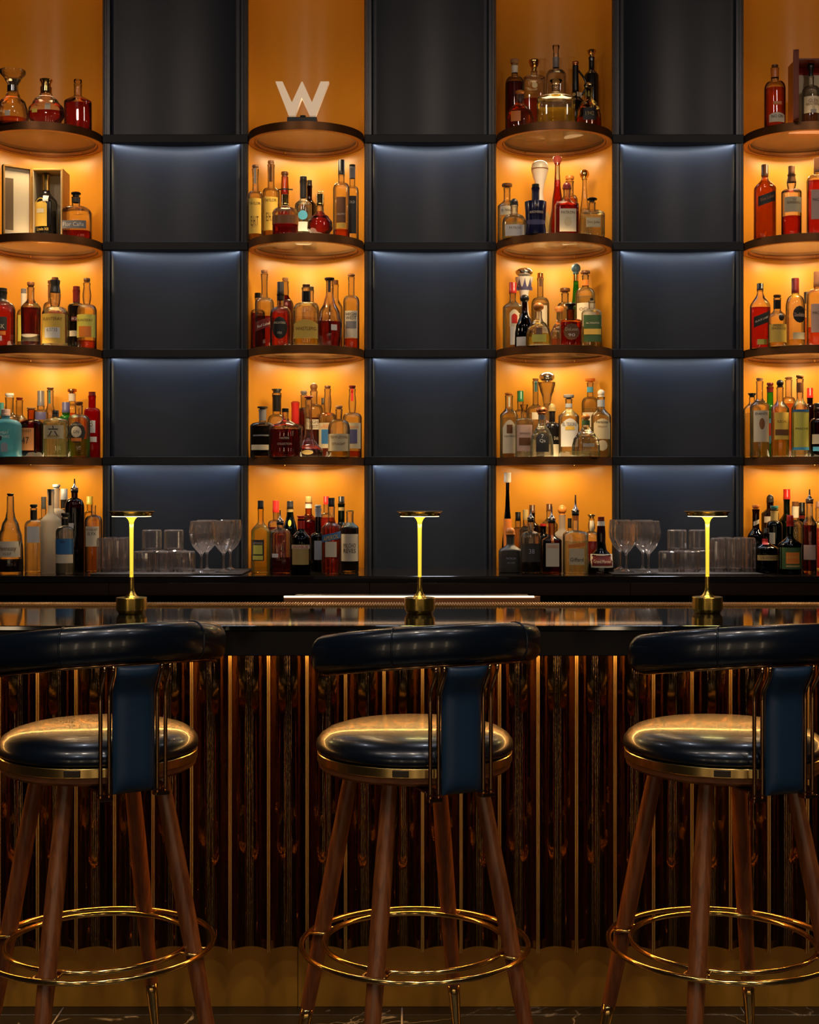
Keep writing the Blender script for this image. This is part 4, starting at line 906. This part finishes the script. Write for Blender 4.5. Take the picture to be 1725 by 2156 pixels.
C2 = [(-.02, (1068, 40, 387, 397, 420, 436, 14, ('k', 'n', 22), 'c', ('p', 430), [(437, 456, 30, 'c', 'r', ('EL TESORO', 446, 26, 'k'))], {'s': 'l'}, 'clear bottle, brown disc stopper, left end')),
 (-.14, (1083, 50, 418, 433, 450, 470, 15, ('d', 'k', 17), 'c', ('p', 470), [(476, 500, 40, 'w', 'r', ('PATRON', 483, 24, 's', 5))], {'sq': 2.4, 'dr': .8}, 'squat clear bottle with black ball stopper')),
 (-.16, (1128, 46, 388, 396, 424, 426, 16, ('c', 'k', 16), 'n', None, [(448, 453, 30, 'n', 'r', ('ASOMBRO', 450, 28, 'w', 5)), (466, 494, 38, 'u', 'r'), (434, 439, 6, 'n', 'r', (')', 436, 3, 'w', 6))], {'tp': .82}, 'navy ceramic bottle with moon mark')),
 (.10, (1137, 36, 338, 355, 420, 440, 20, ('d', 'w', 34), 'w', None, [(445, 492, 14, 'h', '@14_o')], {'p': 'vase', 'sleeve': [(356, 358, 'N')]}, 'white porcelain bottle with bell-shaped top')),
 (.09, (1174, 40, 328, 345, 380, 400, 15, ('b', 'P', 20), 'a', ('O', 380), [(350, 380, 6, 'h', 'r')], {'p': 'cone'}, 'tall tapering amber bottle with rose ball stopper')),
 (-.15, (1194, 50, 384, 398, 420, 432, 15, ('d', 'm', 18), 'c', ('r', 434), [(443, 491, 35, 'c', 'r', ('PATRON', 451, 28, 'k', 6)), (460, 480, 16, 'l', 'o')], {'sq': 3.5, 'dr': .8, 's': 'l'}, 'amber-red bottle with cream label, centre front')),
 (.02, (1200, 34, 371, 382, 410, 425, 16, ('k', 'Q', 18), 'c', ('o', 420), [], {}, 'orange-capped bottle behind the amber-red one')),
 (.08, (1231, 34, 358, 378, 396, 420, 13, ('b', 'D', 20), 'c', ('p', 440), [], {'p': 'cone'}, 'clear tapering bottle with gold ball stopper')),
 (-.14, (1247, 52, 417, 427, 443, 452, 14, ('m', 'k', 22), 'c', ('p', 456), [(462, 482, 30, 'l', 'r', ('Don Julio', 472, 26, 'n', 7))], {'sq': 4, 'dr': .8}, 'squat square clear bottle, black stopper, right end'))]
C3 = [(-.02, (1080, 42, 595, 618, 632, 648, 13, ('c', 'r', 16), 'c', ('p', 640), [(654, 690, 20, 'c', '@2_a'), (663, 683, 12, 'r', '@2_a'), (690, 728, 14, 'w', '@0_r')], {'s': 'l'}, 'clear square bottle with red cap')),
 (.07, (1104, 38, 565, 584, 640, 660, 20, ('b', 'S', 36), 'w', None, [(587, 612, 34, 'u', 'v')], {'p': 'vase'}, 'blue and white porcelain bottle with silver dome')),
 (-.15, (1105, 42, 621, 638, 655, 676, 13, ('b', 'k', 20), 'd', ('x', 660), [(711, 730, 36, 'w', 'r')], {'p': 'dome'}, 'near-black bottle with black ball stopper')),
 (.12, (1138, 38, 575, 586, 625, 642, 13, ('c', 'C', 13), 'c', ('p', 640), [(645, 690, 18, 'c', '@4_r')], {'strip': (586, 604, 7, 'N')}, 'tall clear bottle with copper strip seal')),
 (-.17, (1134, 54, 638, 656, 674, 696, 15, ('b', 'Q', 23), 'c', ('y', 703), [(692, 709, 13, 'n', 'r'), (706, 722, 30, 'Y', 'r')], {'p': 'dome', 'dr': .7}, 'round flask of pale yellow spirit, front')),
 (.0, (1178, 42, 645, 658, 680, 700, 14, ('b', 'Q', 20), 'c', ('o', 714), [], {'p': 'dome', 'dr': .7}, 'etched flask with orange ball stopper')),
 (.12, (1190, 34, 607, 618, 636, 650, 15, ('k', 'n', 21), 'c', ('p', 650), [], {}, 'bottle with flat brown stopper, rear')),
 (-.16, (1202, 46, 638, 652, 672, 677, 18, ('m', 'k', 24), 'a', ('O', 680), [(683, 718, 34, 'n', 'o', ('DeLeon', 695, 26, 'l', 7), ('90', 707, 14, 'w', 6))], {'sq': 4, 'dr': .8, 'tp': .92}, 'amber-brown square bottle with round label')),
 (.12, (1213, 40, 555, 577, 605, 640, 14, ('b', 'Z', 20), 'g', ('g', 600), [], {'p': 'cone', 'sleeve': [(578, 592, 'D')]}, 'green tapering bottle with blue stone stopper')),
 (.0, (1233, 42, 570, 580, 605, 622, 14, ('k', 'n', 20), 'c', ('p', 625), [(640, 690, 38, 'c', 'r', ('OCHO', 653, 30, 'n', 6))], {'sleeve': [(590, 602, 'o')]}, 'clear bottle with cream OCHO label')),
 (-.10, (1246, 42, 628, 634, 650, 660, 13, ('c', 'k', 7), 'c', ('y', 700), [(665, 721, 37, 'g', 'r', ('ALTENTO', 682, 28, 'c', 4)), (694, 706, 36, 'y', 'r')], {'sq': 4, 'dr': .75}, 'square bottle with green and gold label, right end'))]
C4 = [(-.04, (1072, 38, 827, 833, 858, 876, 16, ('k', 'Q', 18), 'c', ('p', 880), [(885, 955, 28, 'c', 'a', ('FUENTESECA', 919, 22, 'k')), (895, 913, 12, 'n', 'r')], {'s': 'l', 'strip': (835, 857, 4, 'c')}, 'clear bottle with tall arched cream label, left end')),
 (.10, (1096, 32, 823, 846, 862, 876, 13, ('c', 'G', 14), 'c', ('p', 880), [], {}, 'bottle with dark green cap, rear')),
 (-.12, (1104, 38, 852, 868, 880, 888, 13, ('f', 'J', 17), 'c', ('w', 895), [(895, 950, 32, 'p', 'r', ('SIPARIO', 913, 22, 'k', 4)), (922, 938, 24, 'n', 'r')], {'sq': 3.5, 'dr': .8}, 'clear bottle with pink label and glass stopper')),
 (.10, (1128, 36, 797, 803, 850, 862, 12, ('k', 'N', 13), 'c', ('w', 870), [(869, 884, 18, 'c', 'r')], {'s': 'l', 'strip': (800, 825, 6, 't')}, 'tall clear bottle with teal strip seal, rear')),
 (.13, (1152, 36, 784, 805, 850, 870, 20, ('b', 'S', 33), 'c', ('w', 850), [], {'p': 'vase'}, 'clear vase bottle with silver dome stopper')),
 (-.16, (1141, 50, 857, 873, 885, 908, 19, ('b', 'C', 24), 'c', ('w', 905), [(913, 952, 27, 'K', 'a', ('7', 919, 5, 'w', 7), ('Qs', 929, 12, 'w', 8))], {'p': 'dome', 'dr': .75, 'sleeve': [(874, 884, 's')]}, 'rounded clear bottle with black label and copper ball stopper')),
 (-.0, (1163, 38, 850, 866, 888, 905, 13, ('d', 'h', 16), 'k', None, [(936, 962, 34, 'c', 'r'), (921, 925, 14, 'k', '@8_r', ('Dulce', 923, 12, 'c', 7))], {}, 'black bottle with olive ball stopper, pale foot')),
 (-.08, (1198, 44, 831, 841, 860, 878, 14, ('k', 's', 22), 'c', ('p', 950), [(882, 941, 36, 'w', 'a', ('EL TESORO', 894, 30, 'K', 7)), (898, 906, 20, 'y', 'a')], {'s': 'l', 'sleeve': [(850, 858, 'e')]}, 'clear bottle with white label, grey disc stopper')),
 (-.18, (1234, 60, 872, 885, 900, 920, 13, ('b', 'Q', 18), 'c', ('p', 950), [(934, 941, 24, 'c', '@4_r', ('PATRON', 937, 22, 's', 6))], {'p': 'dome', 'dr': .55, 'sleeve': [(885, 895, 'g')]}, 'broad clear flask with green and orange stopper')),
 (.12, (1243, 36, 797, 806, 835, 850, 13, ('k', 'o', 21), 'c', ('p', 860), [(869, 900, 34, 'c', 'r')], {'sleeve': [(815, 826, 'B')]}, 'bottle with orange disc stopper, rear')),
 (-.05, (1266, 42, 820, 836, 858, 878, 15, ('b', 'W', 15), 'c', ('p', 890), [(882, 925, 34, 'l', 'a', ('Fortaleza', 889, 26, 'K', 6), ('TEQUILA', 899, 20, 'n', 4)), (927, 950, 22, 'l', 'o')], {'s': 'l', 'sleeve': [(842, 857, 'e')]}, 'sloping bottle with white carved ball stopper'))]
C5 = [(-.03, (1069, 28, 995, 1016, 1060, 1110, 14, ('c', 'W', 15), 'd', ('x', 1016), [(1092, 1150, 18, 'o', 'r')], {'p': 'cone'}, 'very tall slim dark bottle with white cap')),
 (.03, (1091, 28, 1078, 1097, 1110, 1120, 12, ('c', 'k', 12), 'c', ('y', 1110), [], {}, 'black-capped bottle in the rear left')),
 (.0, (1107, 28, 1073, 1095, 1108, 1120, 11, ('c', 'h', 12), 'c', ('w', 1120), [], {}, 'gold-foiled bottle in the rear left')),
 (.08, (1121, 38, 1063, 1080, 1096, 1112, 12, ('c', 'n', 13), 'd', None, [], {'s': 'l'}, 'dark brown bottle, rear')),
 (-.30, (1075, 49, 1110, 1126, 1146, 1160, 17, ('d', 'Q', 20), 's', None, [(1168, 1194, 30, 'K', 'r', ('PATRON', 1175, 20, 'e'), ('XO CAFE', 1184, 16, 'e'))], {'sq': 3.4, 'dr': .8, 's': 'l'}, 'grey-brown square bottle with orange dome stopper')),
 (-.32, (1118, 42, 1070, 1092, 1118, 1134, 12, ('s', 'k', 14), 'c', ('x', 1184), [(1144, 1182, 39, 'K', 'r', ('38', 1160, 12, 'e', 10))], {}, 'clear-topped bottle with dark label and spout')),
 (.08, (1157, 36, 1061, 1076, 1090, 1106, 12, ('c', 'n', 13), 'c', ('p', 1110), [], {'s': 'l'}, 'clear bottle with brown cap, rear')),
 (-.08, (1144, 28, 1103, 1108, 1122, 1135, 13, ('c', 'r', 14), 'd', None, [], {}, 'low red-capped bottle in the middle row')),
 (-.33, (1162, 41, 1066, 1094, 1126, 1138, 14, ('s', 'k', 15), 'a', ('d', 1130), [(1143, 1192, 28, 'c', 'r', ('COINTREAU', 1150, 24, 'o', 6))], {'sq': 4, 'dr': .9, 's': 'l', 'strip': (1100, 1142, 5, 'o')}, 'amber square bottle with cream label and orange ribbon')),
 (-.03, (1184, 40, 1064, 1084, 1112, 1130, 13, ('b', 'Q', 19), 'f', None, [], {'s': 'l'}, 'frosted bottle with orange ball stopper')),
 (.10, (1200, 26, 1091, 1112, 1124, 1132, 8, ('c', 'k', 9), 'c', None, [], {}, 'thin black-capped bottle, rear')),
 (-.34, (1212, 52, 1042, 1078, 1116, 1126, 13, ('s', 'k', 14), 'c', ('p', 1140), [(1141, 1154, 36, 'o', 'd'), (1154, 1188, 31, 'l', 'r', ('Giffard', 1177, 28, 'K', 8))], {'sq': 4, 'dr': .9, 'sleeve': [(1080, 1096, 'o')]}, 'large clear square bottle with orange neck and spout')),
 (-.10, (1246, 36, 1083, 1092, 1118, 1136, 11, ('f', 'D', 18), 'c', ('d', 1140), [(1096, 1118, 9, 'c', 'r')], {'nb': .4}, 'slim bottle with gold disc stopper')),
 (-.30, (1266, 55, 1088, 1097, 1130, 1156, 14, ('c', 'm', 14), 'd', ('x', 1140), [(1166, 1194, 46, 'c', 'r'), (1169, 1190, 42, 'm', 'r', ('Grand Marnier', 1181, 36, 'l', 7))], {'p': 'bell', 'sleeve': [(1097, 1107, 'W')]}, 'bell-shaped dark bottle with red label, right end'))]
D1 = [(-.14, (1632, 44, 137, 144, 170, 188, 16, ('k', 'n', 14), 'c', ('O', 188), [(242, 262, 32, 'c', 'a', ('NO CIN', 250, 24, 'k')), (219, 226, 18, 'o', 'r', ('ORO', 222, 16, 'c'))], {'sleeve': [(145, 164, 'o')]}, 'orange-necked bottle of dark amber with cream foot label'))]
D2 = [(-.10, (1611, 44, 347, 372, 374, 398, 13, ('c', 'n', 15), 'a', ('y', 382), [(405, 438, 36, 'k', 'd', ('Blue Label', 420, 28, 'N', 7))], {'sq': 3.4, 'dr': .85, 's': 'l'}, 'square brown bottle with slanted black label')),
 (-.16, (1667, 42, 350, 368, 398, 406, 15, ('c', 'n', 14), 'c', ('r', 457), [(418, 450, 36, 'l', 'r', ('THE', 424, 8, 'n'), ('GANSBERG', 430, 28, 'n', 5)), (400, 409, 17, 'n', '@6_o')], {'nb': .3, 'sleeve': [(368, 384, 'n')]}, 'clear bottle with brown capsule and orange-red spirit')),
 (-.19, (1722, 44, 332, 364, 367, 382, 15, ('c', 'n', 16), 'c', ('r', 382), [(403, 465, 36, 'p', 'r', ('MACALLAN', 424, 30, 'k', 6))], {'sq': 3, 'dr': .85}, 'red bottle with mauve label, cut by frame edge'))]
D3 = [(-.10, (1601, 41, 597, 612, 616, 646, 13, ('c', 'k', 14), 'c', ('r', 648), [(656, 692, 34, 'k', 'd', ('BLACK LABEL', 674, 28, 'c', 4)), (716, 727, 20, 'Y', 'r')], {'sq': 3.4, 'dr': .85, 's': 'l'}, 'square bottle of dark red spirit, slanted black label')),
 (-.15, (1637, 38, 621, 628, 652, 668, 15, ('k', 'n', 16), 'c', ('y', 722), [(684, 722, 36, 'y', 'r', ('MONKEY', 687, 24, 'n', 5), ('SHOULDER', 693, 30, 'n', 5)), (662, 678, 12, 'k', '@4_o')], {'s': 'l', 'sleeve': [(632, 650, 'k')]}, 'short bottle with yellow label and black badge')),
 (-.14, (1675, 40, 586, 618, 620, 648, 15, ('c', 'm', 16), 'c', ('y', 716), [(646, 682, 28, 'k', '@4_o', ('Glenfiddich', 665, 25, 'p', 8)), (702, 716, 26, 'l', '@3_r')], {'s': 'r'}, 'golden bottle with black crest label')),
 (.04, (1699, 24, 615, 640, 650, 662, 11, ('c', 'k', 12), 'c', ('o', 670), [], {}, 'black-capped bottle behind the golden one')),
 (-.16, (1722, 44, 572, 605, 608, 622, 15, ('c', 'n', 17), 'c', ('O', 690), [(642, 702, 36, 'p', 'r', ('MACALLAN', 661, 30, 'k', 6))], {'sq': 3, 'dr': .85}, 'amber bottle with pink label, cut by frame edge'))]
D4 = [(.0, (1584, 34, 828, 837, 846, 862, 12, ('f', 'k', 18), 'c', ('p', 870), [], {'sq': 3.4, 'dr': .8, 's': 'l'}, 'clear square bottle with black stopper, left edge')),
 (-.08, (1600, 40, 796, 803, 838, 856, 14, ('k', 'A', 14), 'c', ('p', 866), [(865, 931, 32, 'c', 'r', ('DANTE', 872, 26, 'K', 5)), (881, 905, 12, 'N', 'o')], {'s': 'l'}, 'clear bottle with cream plant-picture label')),
 (-.02, (1622, 34, 806, 814, 848, 876, 13, ('k', 'm', 14), 'g', ('g', 860), [(882, 934, 15, 'B', '@-5_r'), (892, 918, 8, 'R', '@-3_r')], {'s': 'l', 'sleeve': [(815, 826, 'm')]}, 'bright green bottle with blue and red label')),
 (-.15, (1643, 38, 799, 816, 842, 862, 14, ('b', 'k', 15), 'c', ('y', 870), [(869, 926, 30, 'y', 'r', ('ILEGAL', 888, 20, 'n', 5)), (905, 917, 28, 'n', 'r')], {'s': 'l'}, 'straw-coloured bottle with black stopper, brown label bands')),
 (.08, (1661, 30, 794, 800, 835, 850, 14, ('k', 'N', 15), 'c', ('o', 850), [], {}, 'clear bottle with wooden disc stopper, rear')),
 (-.17, (1685, 36, 790, 798, 838, 862, 14, ('k', 'N', 16), 'c', ('p', 946), [(863, 948, 35, 'Y', 'r', ('MACHE', 903, 26, 'K', 4)), (863, 868, 35, 'b', 'r'), (942, 948, 35, 'B', 'r')], {'sleeve': [(806, 826, 'n')], 's': 'l'}, 'tall bottle with yellow label edged in blue')),
 (.02, (1706, 26, 817, 838, 850, 862, 12, ('c', 'R', 13), 'd', None, [], {}, 'dark bottle with red cap')),
 (-.16, (1723, 34, 849, 864, 880, 892, 17, ('c', 'k', 18), 'd', None, [(915, 935, 30, 'c', 'r'), (941, 950, 28, 'B', 'r')], {}, 'dark bottle with blue foot band at the frame edge'))]
D5 = [(-.14, (1592, 34, 1063, 1072, 1110, 1130, 14, ('k', 'o', 16), 'd', ('x', 1110), [(1093, 1107, 12, 'c', 'd')], {'s': 'l'}, 'dark bottle with orange cap and pale neck flag')),
 (.04, (1622, 36, 1041, 1057, 1070, 1082, 14, ('d', 'K', 15), 'd', None, [(1087, 1100, 18, 'c', '@-6_r')], {'s': 'l'}, 'dark bottle with grey domed cap')),
 (-.10, (1631, 34, 1065, 1073, 1096, 1108, 15, ('k', 't', 17), 'G', ('g', 1100), [(1121, 1145, 14, 'c', '@-10_r')], {'sleeve': [(1075, 1096, 'h')]}, 'green bottle with teal cap and gold foil neck')),
 (.08, (1657, 34, 1030, 1051, 1080, 1100, 13, ('c', 'R', 15), 'G', None, [], {'s': 'l'}, 'dark green bottle with bright red cap')),
 (.0, (1675, 32, 1056, 1066, 1095, 1110, 14, ('c', 'n', 14), 'c', ('p', 1110), [], {'sleeve': [(1066, 1090, 'c')]}, 'bottle with cream neck paper')),
 (.12, (1689, 30, 1058, 1083, 1100, 1112, 13, ('c', 'k', 14), 'G', None, [], {'sleeve': [(1085, 1092, 'm')]}, 'bottle with tall black cap and maroon ring')),
 (-.32, (1614, 50, 1112, 1124, 1140, 1156, 13, ('c', 'k', 11), 'd', None, [(1168, 1179, 44, 'h', 'r', ('DISARONNO', 1173, 34, 'n')), (1134, 1146, 11, 'r', '@-4_r')], {'s': 'l'}, 'wide black bottle with thin gold band')),
 (-.34, (1664, 48, 1085, 1098, 1128, 1148, 14, ('c', 'r', 14), 'G', ('x', 1140), [(1152, 1197, 46, 'g', 'r'), (1162, 1186, 28, 'o', 'r', ('LILLAO', 1172, 24, 'y', 6)), (1189, 1193, 28, 'h', 'r')], {'s': 'l', 'sleeve': [(1098, 1108, 'r')]}, 'squat dark green bottle with red crest label')),
 (-.30, (1705, 30, 1030, 1053, 1085, 1106, 13, ('s', 'n', 17), 'c', ('d', 1106), [(1147, 1178, 24, 'p', '@-2_r')], {'s': 'l'}, 'fluted-neck bottle with pink label and spout')),
 (-.08, (1724, 30, 1056, 1070, 1098, 1110, 12, ('c', 'n', 12), 'c', ('r', 1112), [], {}, 'dark red bottle at the frame edge, behind'))]
CELLS = {(0, 0): A1, (1, 0): A2, (2, 0): A3, (3, 0): A4, (4, 0): A5, (1, 1): B2, (2, 1): B3, (3, 1): B4, (4, 1): B5, (0, 2): C1, (1, 2): C2, (2, 2): C3, (3, 2): C4, (4, 2): C5, (0, 3): D1, (1, 3): D2, (2, 3): D3, (3, 3): D4, (4, 3): D5}
for (lv_, ni_), cell in CELLS.items():
    base = CT+0.0004 if lv_ == 4 else SHZ[lv_]+TH-0.0016
    place_row(cell, ni_, base, '%s, %s' % (lvname[lv_], nname[ni_]), lv_ == 4)
# ================================================================== PRESENTATION CASES
CASEG = pm('gilt_case', (0.50, 0.26, 0.06), 0.35, 0.35); CREAM = pm('cream_lining', (0.72, 0.60, 0.42), 0.6)
REDW = wood('red_lacquer_wood', (0.16, 0.025, 0.008), (0.28, 0.05, 0.012), 0.25); REDL = pm('red_lining', (0.50, 0.02, 0.01), 0.6)
def case(label, loc, wd, dp, ht, mat, lin, topm, door_ang, dwd, rz=0):
    t = thing('presentation_case', label, 'box', loc, radians(rz))
    th = 0.007
    link('case_shell', join([bevbox(-wd/2, -wd/2+th, 0, dp, 0, ht, .001), bevbox(wd/2-th, wd/2, 0, dp, 0, ht, .001), bevbox(-wd/2+th, wd/2-th, 0, dp, 0, th, .001), bevbox(-wd/2+th, wd/2-th, 0, dp, ht-th, ht, .001), bevbox(-wd/2+th, wd/2-th, dp-th, dp, th, ht-th, .001)]), mat, t)
    link('lining', join([boxes([(-wd/2+th+.0003, wd/2-th-.0003, dp-th-.003, dp-th-.0004, th+.0005, ht-th-.03)]), boxes([(-wd/2+th+.0003, -wd/2+th+.002, .002, dp-th-.004, th+.0005, ht-th-.0005)]), boxes([(wd/2-th-.002, wd/2-th-.0003, .002, dp-th-.004, th+.0005, ht-th-.0005)])]), lin, t)
    link('lining_top', boxes([(-wd/2+th+.003, wd/2-th-.003, dp-th-.004, dp-th-.0004, ht-th-.029, ht-th-.0005)]), topm, t)
    dd = link('door', join([bevbox(-dwd, 0, 0.002, 0.010, 0, ht, .001), boxes([(-dwd, -dwd+.006, -0.012, .002, 0, ht), (-.006, 0, -.012, .002, 0, ht), (-dwd, 0, -.012, .002, ht-.006, ht), (-dwd, 0, -.012, .002, 0, .006)])]), mat, t)
    dd.location = (-wd/2-0.002, 0.0, 0); dd.rotation_euler = (0, 0, radians(door_ang))
    link('door_lining', boxes([(-dwd+.007, -.007, -.001, .0018, .007, ht-.007)]), lin, dd)
    link('inlay', boxes([(-dwd+.012, -dwd*.62, -.0022, -.0012, ht*.08, ht*.82)]), pm('inlay', (.16, .10, .05), .5), dd)
    for zz in (ht*.15, ht*.85): link('hinge', bevbox(-wd/2-.004, -wd/2+.004, -.004, .006, zz-.010, zz+.010, .001, 1), GOLD, t)
    return t
# gilt case with a black bottle inside
D = 5.78; sh = SHZ[1]+TH
case('open gilt case holding a black bottle, second shelf of far-left niche', (PX(99, D-0.11), D-0.11, sh), 0.130, 0.115, PZ(356, D-0.1)-sh, CASEG, CREAM, CREAM, 35, 0.118)
bottle((99, 47, 368, 368, 402, 428, 15, None, 'k', None, [(420, 480, 28, 'y', '@-7_a'), (443, 452, 16, 'c', '@-7_r'), (415, 428, 11, 'w', '@4_r'), (484, 489, 26, 'k', '@-2_r', ('Louis XII', 486, 24, 'y', 6))], {'s': 'l', 'dr': .9, 'sleeve': [(369, 402, 'D')]}, 'black bottle with gold label inside the open gilt case'), sh+0.0078, PX(97, D-.055), D-0.055, 'second shelf')
D = 5.75; sh = SHZ[0]+TH
case('open red wooden case with cream lining, top shelf of far-right niche', (PX(1713, D-0.11), D-0.11, sh), 0.142, 0.12, PZ(124, D-0.1)-sh, REDW, CREAM, REDL, 75, 0.115)
bottle((1708, 38, 134, 162, 180, 198, 12, ('m', 'k', 15), 'c', ('o', 240), [(207, 242, 34, 'c', 'r', ('GLEN', 217, 20, 'n'), ('BRADBERN', 224, 28, 'n'), ('25', 231, 6, 'n')), (235, 242, 12, 's', '@0_r')], {}, 'clear bottle with white label inside the open red case'), sh+0.0078, PX(1708, D-.055), D-0.055, 'top shelf')
print('bottles', BN[0])
